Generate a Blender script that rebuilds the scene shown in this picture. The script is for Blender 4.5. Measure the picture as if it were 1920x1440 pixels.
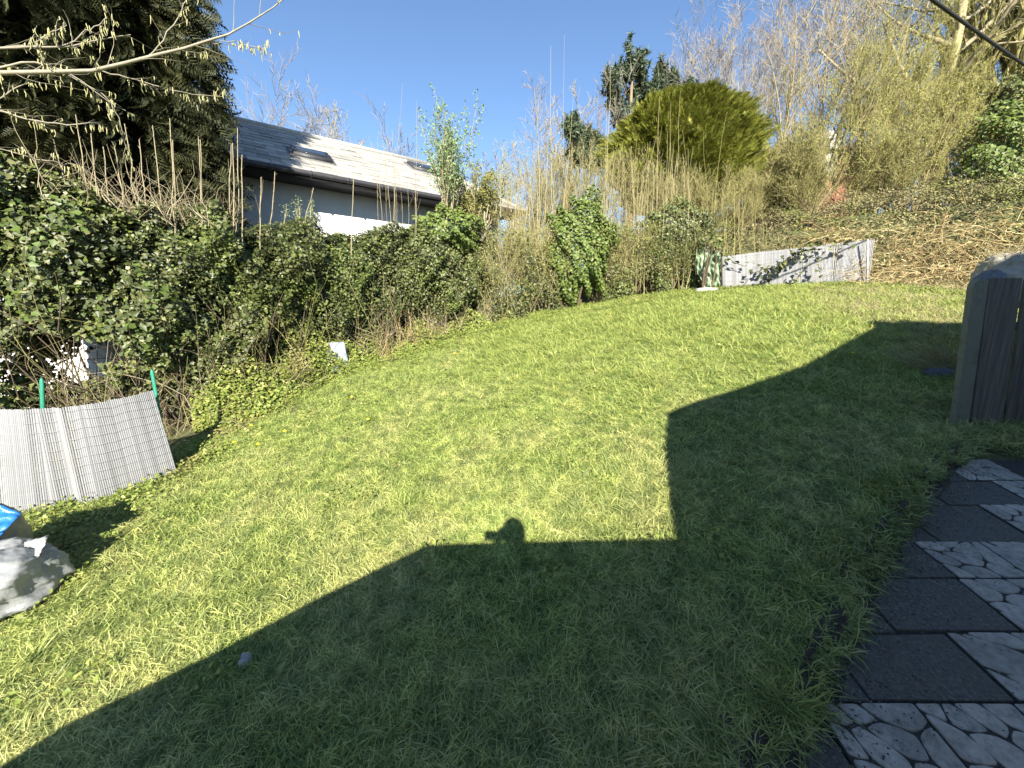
import bpy, math, random
import numpy as np

# ------------------------------------------------------------------ scene, camera, sky, sun
for o in list(bpy.data.objects): bpy.data.objects.remove(o)
SC = bpy.context.scene
COL = SC.collection
Z0 = 2.2                       # camera height over the datum
FPX, PITCH = 721.0, math.radians(10.2)
CP, SP = math.cos(PITCH), math.sin(PITCH)

cam = bpy.data.cameras.new('camera'); cam.sensor_width = 36.0
cam.lens = FPX / 1920 * 36.0; cam.clip_start = 0.02; cam.clip_end = 3000
camo = bpy.data.objects.new('camera', cam); COL.objects.link(camo)
camo.location = (0, 0, Z0); camo.rotation_euler = (math.pi / 2 - PITCH, 0, 0)
SC.camera = camo

SUN_EL, SUN_AZ = math.radians(30.0), math.radians(2.0)     # sun behind the camera, a little to the right
SUN = np.array([math.sin(SUN_AZ) * math.cos(SUN_EL), -math.cos(SUN_AZ) * math.cos(SUN_EL), math.sin(SUN_EL)])
world = bpy.data.worlds.new('World'); SC.world = world; world.use_nodes = True
wn = world.node_tree; wn.nodes.clear()
sky = wn.nodes.new('ShaderNodeTexSky'); sky.sky_type = 'NISHITA'; sky.sun_disc = False
sky.sun_elevation = SUN_EL; sky.sun_rotation = math.pi - SUN_AZ
sky.air_density = 1.0; sky.dust_density = 0.0; sky.ozone_density = 4.0
bg = wn.nodes.new('ShaderNodeBackground'); bg.inputs['Strength'].default_value = 0.078
wo = wn.nodes.new('ShaderNodeOutputWorld')
wn.links.new(sky.outputs[0], bg.inputs[0]); wn.links.new(bg.outputs[0], wo.inputs[0])
sun = bpy.data.lights.new('sun', 'SUN'); sun.energy = 5.0; sun.angle = math.radians(0.53); sun.color = (1.0, 0.94, 0.82)
suno = bpy.data.objects.new('sun', sun); COL.objects.link(suno)
from mathutils import Vector, Matrix
suno.rotation_euler = Vector(SUN).to_track_quat('Z', 'Y').to_euler(); suno.location = (3, -10, 12)
vs = SC.view_settings; vs.view_transform = 'Standard'; vs.look = 'None'; vs.exposure = 1.62; vs.gamma = 1.0
try: vs.use_curve_mapping = False
except Exception: pass

RNG = np.random.default_rng(7)
random.seed(7)

# ------------------------------------------------------------------ helpers
def W(px, py, F):
    """photo pixel (1920x1440) + forward distance in metres -> world point"""
    u, v = px - 960.0, py - 720.0
    down, fwd = v * CP + FPX * SP, FPX * CP - v * SP
    return np.array([u / fwd * F, F, Z0 - down / fwd * F])

def nrm(a): return a / np.maximum(np.linalg.norm(a, axis=-1, keepdims=True), 1e-9)

def sstep(a, b, x):
    t = np.clip((x - a) / (b - a), 0, 1); return t * t * (3 - 2 * t)

def mesh_np(V, faces, smooth=False):
    if not isinstance(faces, list): faces = [faces]
    me = bpy.data.meshes.new('m')
    V = np.ascontiguousarray(V, dtype=np.float32).reshape(-1, 3)
    me.vertices.add(len(V)); me.vertices.foreach_set('co', V.ravel())
    if sum(len(f) for f in faces) == 0: me.update(); return me
    tot = np.concatenate([np.full(len(f), f.shape[1], dtype=np.int32) for f in faces])
    idx = np.concatenate([f.ravel() for f in faces]).astype(np.int32)
    st = np.concatenate([[0], np.cumsum(tot)[:-1]]).astype(np.int32)
    me.loops.add(len(idx)); me.loops.foreach_set('vertex_index', idx)
    me.polygons.add(len(tot)); me.polygons.foreach_set('loop_start', st); me.polygons.foreach_set('loop_total', tot)
    if smooth: me.polygons.foreach_set('use_smooth', np.ones(len(tot), dtype=bool))
    me.update(calc_edges=True)
    return me

def obj(name, me, mat=None, parent=None, loc=None, kind=None):
    o = bpy.data.objects.new(name, me); COL.objects.link(o)
    if me is not None and mat is not None and len(me.materials) == 0: me.materials.append(mat)
    if parent is not None: o.parent = parent
    if loc is not None: o.location = loc
    if kind: o['kind'] = kind
    return o

def tag(o, label, cat, group=None, kind=None):
    o['label'] = label; o['category'] = cat
    if group: o['group'] = group
    if kind: o['kind'] = kind
    return o

def thing(name, label, cat, loc=(0, 0, 0), group=None):
    o = bpy.data.objects.new(name, None); COL.objects.link(o); o.location = [float(c) for c in loc]
    o.empty_display_size = 0.1
    return tag(o, label, cat, group)

def part(name, V, F, mat, root, kind=None, smooth=False, label=None):
    V = np.asarray(V, dtype=float).reshape(-1, 3)
    off = np.zeros(3); r = root
    while r is not None: off = off + np.array(r.location); r = r.parent
    o = obj(name, mesh_np(V - off, F, smooth), mat, root, kind=kind)
    if label: o['label'] = label
    return o

def box_vf(c, s):
    c, s = np.array(c, float), np.array(s, float) / 2
    V = np.array([[x, y, z] for x in (-1, 1) for y in (-1, 1) for z in (-1, 1)]) * s + c
    F = np.array([[0, 1, 3, 2], [4, 6, 7, 5], [0, 4, 5, 1], [2, 3, 7, 6], [0, 2, 6, 4], [1, 5, 7, 3]])
    return V, F

def cat_vf(parts):
    Vs, Fs, n = [], {}, 0
    for V, F in parts:
        for f in (F if isinstance(F, list) else [F]):
            Fs.setdefault(f.shape[1], []).append(f + n)
        Vs.append(V); n += len(V)
    return np.concatenate(Vs), [np.concatenate(v) for v in Fs.values()]

def tubes(P, R, sides=3, cap=False):
    P = np.asarray(P, float); R = np.asarray(R, float)
    if P.ndim == 2: P, R = P[None], R[None]
    M, K, _ = P.shape
    t = nrm(np.gradient(P, axis=1))
    mt = nrm(t.mean(1))
    ref = np.where(np.abs(mt[:, 2:3]) > 0.85, np.array([[1.0, 0.1, 0]]), np.array([[0.05, 0.1, 1.0]]))[:, None, :]
    n = nrm(np.cross(t, np.broadcast_to(ref, t.shape))); b = np.cross(t, n)
    a = np.arange(sides) / sides * 2 * np.pi
    V = P[:, :, None, :] + R[:, :, None, None] * (n[:, :, None, :] * np.cos(a)[:, None] + b[:, :, None, :] * np.sin(a)[:, None])
    i = np.arange(M * K).reshape(M, K)[:, :-1].ravel()[:, None] * sides
    j = np.arange(sides)[None]; j2 = (j + 1) % sides
    F = np.stack([i + j, i + j2, i + sides + j2, i + sides + j], -1).reshape(-1, 4)
    V = V.reshape(-1, 3)
    if cap:
        e = (np.arange(M) * K)[:, None] * sides + np.arange(sides)[None, ::-1]
        e2 = (np.arange(M) * K + K - 1)[:, None] * sides + np.arange(sides)[None]
        return V, [F, np.concatenate([e, e2])]
    return V, F

def leaves(P, N, S, tmpl, faces, rng, spin=None):
    """instances of a flat leaf template: P centres, N normals, S sizes"""
    P = np.asarray(P); N = nrm(np.asarray(N)); M = len(P)
    r = rng.normal(size=(M, 3)) if spin is None else spin + 0.0
    x = nrm(np.cross(N, r)); y = np.cross(N, x)
    V = P[:, None] + np.asarray(S).reshape(M, 1, 1) * (x[:, None] * tmpl[None, :, :1] + y[:, None] * tmpl[None, :, 1:2] + N[:, None] * tmpl[None, :, 2:])
    F = (faces[None] + (np.arange(M) * len(tmpl))[:, None, None]).reshape(-1, faces.shape[1])
    return V.reshape(-1, 3), F

IVY = np.array([[0, -.5, 0], [.48, -.2, .06], [.28, .12, .02], [0, .6, -.08], [-.28, .12, .02], [-.48, -.2, .06], [0, -.05, -.05]])
IVY_F = np.array([[6, 0, 1], [6, 1, 2], [6, 2, 3], [6, 3, 4], [6, 4, 5], [6, 5, 0]])
LEAF = np.array([[0, -.5, 0], [.24, 0, .07], [0, .5, -.06], [-.24, 0, .07]])
LEAF_F = np.array([[0, 1, 2], [0, 2, 3]])
NEEDLE = np.array([[-.06, 0, 0], [.06, 0, 0], [0, 1, .08]]); NEEDLE_F = np.array([[0, 1, 2]])

def spray_template(n=7, w=.9):
    """flat conifer spray: spine with tapering side fingers"""
    V, F = [], []
    def tri(a, b, c):
        k = len(V); V.extend([a, b, c]); F.append([k, k + 1, k + 2])
    tri((-.018, 0, 0), (.018, 0, 0), (0, 1.0, -.22))
    for i in range(n):
        t = .08 + .8 * i / n
        L = .42 * w * (1 - t * .75)
        z = -.22 * t * t
        for s in (-1, 1):
            tri((0, t - .02, z), (0, t + .055, z), (s * L * .75, t + L * .85, z - .05 - .1 * L))
            tri((s * L * .3, t + L * .3, z - .02), (s * L * .38, t + L * .46, z - .02), (s * L * .9, t + L * .38, z - .1))
    return np.array(V), np.array(F)

def grow(rng, S, D, L, R, K=5, wander=.15, trop=(0, 0, .1), tip=.25):
    S = np.asarray(S, float); D = nrm(np.asarray(D, float)); M = len(S)
    L = np.broadcast_to(np.asarray(L, float), (M,)); R = np.broadcast_to(np.asarray(R, float), (M,))
    P = np.zeros((M, K, 3)); P[:, 0] = S; d = D; trop = np.array(trop)
    for k in range(1, K):
        d = nrm(d + rng.normal(size=(M, 3)) * wander + trop)
        P[:, k] = P[:, k - 1] + d * (L / (K - 1))[:, None]
    rad = R[:, None] * np.linspace(1, tip, K)[None]
    return P, rad

def sub(rng, P, R, n, t0=.25, t1=1.0, ang=45, lf=.6, ratio=.6, lens=None):
    M, K, _ = P.shape
    t = t0 + (t1 - t0) * (np.arange(n)[None] + rng.random((M, n))) / n
    x = t * (K - 1); i = np.minimum(x.astype(int), K - 2); fr = (x - i)[..., None]
    m = np.arange(M)[:, None]
    A, B = P[m, i], P[m, i + 1]
    pos = A * (1 - fr) + B * fr; d = nrm(B - A)
    perp = nrm(np.cross(d, rng.normal(size=d.shape)))
    a = np.radians(ang * (0.75 + .5 * rng.random((M, n))))[..., None]
    nd = d * np.cos(a) + perp * np.sin(a)
    PL = np.linalg.norm(np.diff(P, axis=1), axis=2).sum(1)[:, None]
    L = PL * lf * (1 - .55 * t) * (.6 + .8 * rng.random((M, n)))
    r = (R[m, i] * (1 - fr[..., 0]) + R[m, i + 1] * fr[..., 0]) * ratio
    return pos.reshape(-1, 3), nd.reshape(-1, 3), L.ravel(), r.ravel()

# ------------------------------------------------------------------ materials
def newmat(name):
    m = bpy.data.materials.new(name); m.use_nodes = True
    nt = m.node_tree; nt.nodes.clear()
    out = nt.nodes.new('ShaderNodeOutputMaterial'); return m, nt, out

def ramp(nt, stops, fac=None, interp='LINEAR'):
    r = nt.nodes.new('ShaderNodeValToRGB'); cr = r.color_ramp; cr.interpolation = interp
    while len(cr.elements) < len(stops): cr.elements.new(0.5)
    for e, (p, c) in zip(cr.elements, stops):
        e.position = p; e.color = (*c, 1) if len(c) == 3 else c
    if fac is not None: nt.links.new(fac, r.inputs[0])
    return r

def noise(nt, scale, detail=4, vec=None, rough=.55):
    n = nt.nodes.new('ShaderNodeTexNoise'); n.inputs['Scale'].default_value = scale
    n.inputs['Detail'].default_value = detail; n.inputs['Roughness'].default_value = rough
    if vec is not None: nt.links.new(vec, n.inputs['Vector'])
    return n

def mixc(nt, fac, a, b, mode='MIX'):
    m = nt.nodes.new('ShaderNodeMix'); m.data_type = 'RGBA'; m.blend_type = mode
    if hasattr(fac, 'is_linked'): nt.links.new(fac, m.inputs[0])
    else: m.inputs[0].default_value = fac
    for s, x in ((6, a), (7, b)):
        if isinstance(x, tuple): m.inputs[s].default_value = (*x, 1)
        else: nt.links.new(x, m.inputs[s])
    return m.outputs[2]

def leafmat(name, cols, rough=.5, spec=.3, trans=.2, alt=None, altscale=.6, altcut=(.5, .7)):
    """per-leaf colour from the island id, patches of another colour by place"""
    m, nt, out = newmat(name)
    g = nt.nodes.new('ShaderNodeNewGeometry')
    c = ramp(nt, [(i / max(1, len(cols) - 1), k) for i, k in enumerate(cols)], g.outputs['Random Per Island']).outputs[0]
    if alt:
        n = noise(nt, altscale, 3, g.outputs['Position'])
        r = ramp(nt, [(altcut[0], (0, 0, 0)), (altcut[1], (1, 1, 1))], n.outputs[0])
        c2 = ramp(nt, [(i / max(1, len(alt) - 1), k) for i, k in enumerate(alt)], g.outputs['Random Per Island']).outputs[0]
        c = mixc(nt, r.outputs[0], c, c2)
    p = nt.nodes.new('ShaderNodeBsdfPrincipled'); nt.links.new(c, p.inputs['Base Color'])
    p.inputs['Roughness'].default_value = rough; p.inputs['Specular IOR Level'].default_value = spec
    if trans > 0:
        t = nt.nodes.new('ShaderNodeBsdfTranslucent'); nt.links.new(c, t.inputs[0])
        mx = nt.nodes.new('ShaderNodeMixShader'); mx.inputs[0].default_value = trans
        nt.links.new(p.outputs[0], mx.inputs[1]); nt.links.new(t.outputs[0], mx.inputs[2]); nt.links.new(mx.outputs[0], out.inputs[0])
    else: nt.links.new(p.outputs[0], out.inputs[0])
    return m

def surf(name, c1, c2, scale=8, rough=.8, bump=.3, spec=.3, stretch=(1, 1, 1), detail=6, metal=0, c3=None, dist=.01):
    m, nt, out = newmat(name)
    tc = nt.nodes.new('ShaderNodeTexCoord'); mp = nt.nodes.new('ShaderNodeMapping'); mp.inputs['Scale'].default_value = stretch
    nt.links.new(tc.outputs['Object'], mp.inputs[0])
    n = noise(nt, scale, detail, mp.outputs[0], .65)
    st = [(.3, c1), (.7, c2)] if c3 is None else [(.25, c1), (.5, c2), (.75, c3)]
    r = ramp(nt, st, n.outputs[0])
    p = nt.nodes.new('ShaderNodeBsdfPrincipled'); nt.links.new(r.outputs[0], p.inputs['Base Color'])
    p.inputs['Roughness'].default_value = rough; p.inputs['Specular IOR Level'].default_value = spec; p.inputs['Metallic'].default_value = metal
    if bump:
        n2 = noise(nt, scale * 3.3, 5, mp.outputs[0], .7)
        b = nt.nodes.new('ShaderNodeBump'); b.inputs['Strength'].default_value = bump; b.inputs['Distance'].default_value = dist
        nt.links.new(n2.outputs[0], b.inputs['Height']); nt.links.new(b.outputs[0], p.inputs['Normal'])
    nt.links.new(p.outputs[0], out.inputs[0]); return m

M = {}
M['ivy'] = leafmat('ivy leaf', [(.022, .03, .011), (.045, .058, .018), (.075, .09, .028), (.12, .13, .042), (.19, .19, .085)], .46, .36, .12,
                   alt=[(.035, .055, .014), (.1, .13, .03), (.17, .19, .05)], altscale=.9, altcut=(.5, .62))
M['ivy_bright'] = leafmat('bright ivy leaf', [(.04, .07, .015), (.09, .13, .025), (.13, .17, .035), (.17, .2, .06)], .5, .3, .15)
M['weed'] = leafmat('weed leaf', [(.08, .12, .025), (.16, .21, .04), (.23, .27, .055), (.3, .31, .09)], .5, .3, .2,
                    alt=[(.2, .18, .065), (.3, .27, .1)], altscale=1.4, altcut=(.55, .7))
M['bramble'] = leafmat('bramble leaf', [(.06, .06, .022), (.11, .1, .04), (.17, .145, .065), (.23, .19, .09), (.31, .26, .14)], .6, .25, .12,
                       alt=[(.06, .075, .02), (.13, .145, .035), (.21, .22, .06)], altscale=.55, altcut=(.46, .6))
M['scrub'] = leafmat('scrub leaf', [(.08, .1, .025), (.15, .16, .04), (.22, .21, .06), (.3, .27, .1)], .6, .25, .15)
M['conifer'] = leafmat('dark conifer spray', [(.012, .017, .008), (.022, .028, .011), (.035, .04, .014), (.055, .055, .02)], .6, .25, .08,
                       alt=[(.03, .034, .012), (.06, .06, .02), (.08, .075, .028)], altscale=.7, altcut=(.5, .68))
M['gold'] = leafmat('golden conifer spray', [(.05, .065, .012), (.11, .125, .017), (.19, .2, .024), (.3, .29, .045)], .6, .25, .12)
M['pine'] = leafmat('pine needle', [(.035, .055, .03), (.055, .08, .042), (.085, .11, .06), (.11, .13, .08)], .5, .3, .05)
M['bud'] = leafmat('willow bud', [(.2, .22, .045), (.29, .3, .065), (.37, .37, .1), (.43, .41, .15)], .6, .2, .2)
M['fresh'] = leafmat('fresh leaf', [(.12, .19, .07), (.18, .26, .1), (.25, .33, .16)], .5, .3, .25)
M['catkin'] = leafmat('catkin', [(.3, .29, .12), (.4, .38, .18), (.5, .46, .25)], .7, .2, .1)
M['twig_pale'] = leafmat('pale twig', [(.22, .18, .11), (.3, .25, .16), (.38, .33, .22)], .7, .2, 0)
M['twig_cane'] = leafmat('straw cane', [(.17, .145, .07), (.26, .225, .105), (.36, .31, .16), (.21, .19, .075)], .65, .25, 0)
M['twig_dark'] = leafmat('brown twig', [(.05, .038, .025), (.09, .068, .045), (.14, .11, .075)], .8, .2, 0)
M['twig_grey'] = leafmat('grey twig', [(.15, .125, .11), (.22, .19, .165), (.3, .27, .23)], .8, .2, 0)
M['twig_olive'] = leafmat('olive twig', [(.16, .145, .06), (.24, .22, .085), (.33, .3, .12), (.25, .2, .11)], .75, .2, 0)
M['bracken'] = leafmat('dead bracken', [(.22, .14, .06), (.36, .26, .12), (.48, .38, .19), (.58, .5, .29)], .75, .2, .05)
M['straw'] = leafmat('straw', [(.25, .21, .1), (.36, .31, .15), (.46, .41, .24)], .7, .2, .15)
M['bark'] = surf('bark', (.16, .12, .075), (.3, .24, .14), 6, .9, .8, .2, (1, 1, .25), dist=.03)
M['bark_sunny'] = surf('sunlit bark', (.26, .21, .11), (.42, .36, .2), 5, .9, .8, .2, (1, 1, .3), c3=(.33, .31, .12), dist=.03)  # paler, yellower bark: sunlight painted into the base colour
M['bark_dark'] = surf('dark bark', (.06, .045, .03), (.12, .09, .06), 6, .9, .6, .2, (1, 1, .25))
M['hazel'] = surf('hazel bark', (.19, .17, .125), (.3, .27, .2), 14, .7, .2, .3)

def grass_mat(name, cols, dry):
    m, nt, out = newmat(name)
    g = nt.nodes.new('ShaderNodeNewGeometry')
    n = noise(nt, 1.1, 4, g.outputs['Position']); n2 = noise(nt, 7.0, 2, g.outputs['Position'])
    c = ramp(nt, [(i / (len(cols) - 1), k) for i, k in enumerate(cols)], g.outputs['Random Per Island']).outputs[0]
    d = ramp(nt, [(i / (len(dry) - 1), k) for i, k in enumerate(dry)], g.outputs['Random Per Island']).outputs[0]
    sx = nt.nodes.new('ShaderNodeSeparateXYZ'); nt.links.new(g.outputs['Position'], sx.inputs[0])
    mr = nt.nodes.new('ShaderNodeMapRange'); nt.links.new(sx.outputs['Y'], mr.inputs[0])
    for k_, v_ in zip((1, 2, 3, 4), (1.5, 7.5, .1, -.07)): mr.inputs[k_].default_value = v_
    ad = nt.nodes.new('ShaderNodeMath'); nt.links.new(n.outputs[0], ad.inputs[0]); nt.links.new(mr.outputs[0], ad.inputs[1])
    r = ramp(nt, [(.46, (0, 0, 0)), (.72, (.7, .7, .7))], ad.outputs[0])
    c = mixc(nt, r.outputs[0], c, d)
    r2 = ramp(nt, [(.3, (.55, .64, .55)), (.7, (1.25, 1.22, 1.12))], n2.outputs[0])
    c = mixc(nt, 1.0, c, r2.outputs[0], 'MULTIPLY')
    p = nt.nodes.new('ShaderNodeBsdfPrincipled'); nt.links.new(c, p.inputs['Base Color'])
    p.inputs['Roughness'].default_value = .5; p.inputs['Specular IOR Level'].default_value = .3
    t = nt.nodes.new('ShaderNodeBsdfTranslucent'); nt.links.new(c, t.inputs[0])
    mx = nt.nodes.new('ShaderNodeMixShader'); mx.inputs[0].default_value = .25
    nt.links.new(p.outputs[0], mx.inputs[1]); nt.links.new(t.outputs[0], mx.inputs[2]); nt.links.new(mx.outputs[0], out.inputs[0])
    return m
M['grass'] = grass_mat('grass blade', [(.07, .115, .03), (.16, .22, .055), (.28, .35, .085), (.4, .45, .13), (.56, .55, .25)],
                       [(.22, .26, .08), (.36, .37, .13), (.5, .47, .21), (.6, .53, .28)])
M['grass_lush'] = grass_mat('lush grass blade', [(.15, .2, .05), (.24, .3, .075), (.33, .37, .1), (.44, .45, .16)],
                            [(.22, .28, .07), (.32, .36, .1), (.42, .42, .15)])

# ------------------------------------------------------------------ terrain
_cp = []
def cpx(px, py, F): _cp.append(W(px, py, F))
for a in ((100, 960, 3.8), (340, 890, 4.5), (450, 800, 5.6), (650, 690, 7.6), (800, 650, 8.8), (930, 610, 9.8), (1300, 550, 10.3),
          (1620, 535, 9.5), (1790, 800, 3.6), (1740, 600, 7.0), (1545, 1310, 1.33), (1640, 1080, 1.89), (1720, 900, 2.71),
          (960, 1440, 1.3), (0, 1440, 1.55), (960, 800, 4.6), (1250, 780, 4.3), (1500, 600, 7.2)): cpx(*a)
for l, f, h in ((-8, 5, -2.3), (-12, 3, -2.9), (-6, 11, -1.3), (0, 15, .2), (5, 16, .9), (-12, 14, -2), (12, 3, -.3), (8, -3, -1.5),
                (-6, -3, -3), (0, -5, -2.7), (10, 8, .5), (15, 20, 2), (-15, 25, -1.5), (0, 32, 1.4), (25, 32, 3)):
    _cp.append(np.array([l, f, Z0 + h]))
_cp = np.array(_cp)
def _U(r2): return np.where(r2 > 1e-12, .5 * r2 * np.log(np.maximum(r2, 1e-12)), 0)
_n = len(_cp)
_A = np.zeros((_n + 3, _n + 3)); _d = _cp[:, None, :2] - _cp[None, :, :2]
_A[:_n, :_n] = _U((_d ** 2).sum(-1)) + np.eye(_n) * .15
_A[:_n, _n] = 1; _A[:_n, _n + 1:] = _cp[:, :2]; _A[_n:, :_n] = _A[:_n, _n:].T
_w = np.linalg.solve(_A, np.concatenate([_cp[:, 2], np.zeros(3)]))

PA = 1.9                                                   # patio plane: h = Z0 - PA + .206 f
def patio_z(f): return Z0 - PA + .206 * f
_ef = [-3, .3, 1.157, 1.37, 2.0, 2.53, 3.04, 3.3, 4.2]; _el = [-.4, .0, .9, 1.17, 2.0, 2.74, 3.55, 4.0, 5.6]
def edge_l(f): return np.interp(f, _ef, _el)
_bl = [-99, 0, 2, 5, 8.6, 10.5, 12.5, 15, 20, 99]; _bf = [11.6, 11.6, 11.4, 11.2, 10.1, 8.4, 6.0, 2.5, -3, -3]

def T(l, f):
    l = np.clip(np.asarray(l, float), -22, 30); f = np.clip(np.asarray(f, float), -7, 40)
    q = np.stack(np.broadcast_arrays(l, f), -1)
    sh = q.shape[:-1]; q = q.reshape(-1, 2)
    h = np.zeros(len(q))
    for i in range(0, len(q), 40000):
        s = q[i:i + 40000]
        h[i:i + 40000] = _U(((s[:, None] - _cp[None, :, :2]) ** 2).sum(-1)) @ _w[:_n] + _w[_n] + s @ _w[_n + 1:]
    l, f = q[:, 0], q[:, 1]
    B = np.interp(l, [0, 2.5, 5, 9, 30], [0, .8, 1.7, 1.7, 1.5])
    h = h + B * sstep(0, 3.0, f - np.interp(l, _bl, _bf))
    wob = .06 * np.sin(f * 7.3) + .04 * np.sin(f * 17 + 1) + .03 * np.sin(l * 23)
    pm = sstep(.0, .14, l - edge_l(f) + wob) * sstep(3.42, 3.25, f)
    far = sstep(5.5, 7, l)
    h = h * (1 - pm * (1 - far)) + (patio_z(f) - .06) * pm * (1 - far)
    nb = (np.abs(l) < 11) & (f > -2) & (f < 14) & (l < edge_l(f) - .05)
    h = h + nb * (np.sin(l * 5.1 + f * 2.3) * .012 + np.sin(l * 2.2 - f * 3.7 + 1) * .018 + np.sin(l * 9 + 4 * np.sin(f * 6)) * .006)
    return h.reshape(sh)

def hit(px, py, f0=.6, f1=40):
    F = np.linspace(f0, f1, 1500)
    u, v = px - 960.0, py - 720.0
    down, fwd = v * CP + FPX * SP, FPX * CP - v * SP
    g = (Z0 - down / fwd * F) - T(u / fwd * F, F)
    k = np.where(g <= 0)[0]
    Fh = F[k[0]] if len(k) else f1
    return W(px, py, Fh)

def gpt(l, f, dz=0): return np.array([l, f, float(T(l, f)) + dz])

def axis(a, b, d, ext):
    return np.concatenate([np.array(ext[0]), np.arange(a, b, d), np.array(ext[1])])
gx = axis(-10, 12, .14, ([-900, -400, -150, -70, -40, -28, -20, -16, -13, -11.4, -10.6], [12, 12.6, 13.5, 15, 18, 22, 28, 40, 70, 150, 400, 900]))
gy = axis(-2, 15, .14, ([-300, -80, -30, -14, -7, -4.5, -3, -2.4], [15, 15.6, 16.6, 18, 21, 25, 32, 40, 70, 150, 400, 1200]))
GX, GY = np.meshgrid(gx, gy, indexing='ij')
GZ = T(GX, GY)
ni, nj = GX.shape
ii = (np.arange(ni - 1)[:, None] * nj + np.arange(nj - 1)[None]).ravel()
soil, nt, out = newmat('lawn soil')
g = nt.nodes.new('ShaderNodeNewGeometry')
n1 = noise(nt, 1.3, 4, g.outputs['Position']); n2 = noise(nt, 45, 6, g.outputs['Position'], .7)
c1 = ramp(nt, [(.35, (.07, .08, .028)), (.65, (.13, .13, .052))], n1.outputs[0]).outputs[0]
c2 = ramp(nt, [(.3, (.6, .6, .55)), (.7, (1.2, 1.2, 1.1))], n2.outputs[0]).outputs[0]
p = nt.nodes.new('ShaderNodeBsdfPrincipled'); p.inputs['Roughness'].default_value = .95
nt.links.new(mixc(nt, 1.0, c1, c2, 'MULTIPLY'), p.inputs['Base Color'])
bp = nt.nodes.new('ShaderNodeBump'); bp.inputs['Strength'].default_value = .8; bp.inputs['Distance'].default_value = .03
nt.links.new(n2.outputs[0], bp.inputs['Height']); nt.links.new(bp.outputs[0], p.inputs['Normal']); nt.links.new(p.outputs[0], out.inputs[0])
M['soil'] = soil
ground = obj('ground', mesh_np(np.stack([GX, GY, GZ], -1), np.stack([ii, ii + nj, ii + nj + 1, ii + 1], -1), True), soil, kind='structure')

# ------------------------------------------------------------------ patio: pale crazy-paved slabs and dark ones on a sloping bed
def patio_mats():
    m, nt, out = newmat('pale stone')
    g = nt.nodes.new('ShaderNodeNewGeometry'); oi = nt.nodes.new('ShaderNodeObjectInfo')
    n = noise(nt, 26, 8, g.outputs['Position'], .75); n2 = noise(nt, 140, 4, g.outputs['Position'], .7); n3 = noise(nt, 4, 3, g.outputs['Position'])
    c = ramp(nt, [(.3, (.2, .175, .148)), (.5, (.43, .385, .325)), (.72, (.58, .525, .45))], n.outputs[0]).outputs[0]
    c = mixc(nt, 1.0, c, ramp(nt, [(0, (.8, .8, .82)), (1, (1.12, 1.08, 1.05))], oi.outputs['Random']).outputs[0], 'MULTIPLY')
    c = mixc(nt, ramp(nt, [(.45, (0, 0, 0)), (.75, (.55, .55, .55))], n3.outputs[0]).outputs[0], c, (.11, .1, .075))
    p = nt.nodes.new('ShaderNodeBsdfPrincipled'); nt.links.new(c, p.inputs['Base Color']); p.inputs['Roughness'].default_value = .8
    b = nt.nodes.new('ShaderNodeBump'); b.inputs['Strength'].default_value = .7; b.inputs['Distance'].default_value = .004
    mx = nt.nodes.new('ShaderNodeMath'); mx.operation = 'ADD'; nt.links.new(n.outputs[0], mx.inputs[0]); nt.links.new(n2.outputs[0], mx.inputs[1])
    nt.links.new(mx.outputs[0], b.inputs['Height']); nt.links.new(b.outputs[0], p.inputs['Normal']); nt.links.new(p.outputs[0], out.inputs[0])
    M['stone'] = m
    m, nt, out = newmat('dark slab')
    g = nt.nodes.new('ShaderNodeNewGeometry')
    n = noise(nt, 60, 7, g.outputs['Position'], .8); n2 = noise(nt, 5, 4, g.outputs['Position'])
    vo = nt.nodes.new('ShaderNodeTexVoronoi'); vo.inputs['Scale'].default_value = 130; nt.links.new(g.outputs['Position'], vo.inputs['Vector'])
    c = ramp(nt, [(.35, (.05, .045, .038)), (.52, (.11, .1, .086)), (.72, (.28, .25, .21))], n.outputs[0]).outputs[0]
    c = mixc(nt, ramp(nt, [(.4, (0, 0, 0)), (.7, (.5, .5, .5))], n2.outputs[0]).outputs[0], c, (.12, .108, .08))
    p = nt.nodes.new('ShaderNodeBsdfPrincipled'); nt.links.new(c, p.inputs['Base Color']); p.inputs['Roughness'].default_value = .85
    b = nt.nodes.new('ShaderNodeBump'); b.inputs['Strength'].default_value = .9; b.inputs['Distance'].default_value = .006
    nt.links.new(n.outputs[0], b.inputs['Height']); nt.links.new(b.outputs[0], p.inputs['Normal']); nt.links.new(p.outputs[0], out.inputs[0])
    M['darkslab'] = m
patio_mats()
M['joint'] = surf('slab joint', (.04, .037, .033), (.07, .066, .06), 40, .9, .6)

def clip(poly, n, d):                                      # keep n.p <= d
    out = []
    for i in range(len(poly)):
        a, b = poly[i], poly[(i + 1) % len(poly)]
        da, db = a @ n - d, b @ n - d
        if da <= 0: out.append(a)
        if da * db < 0: out.append(a + (b - a) * (da / (da - db)))
    return out

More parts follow.
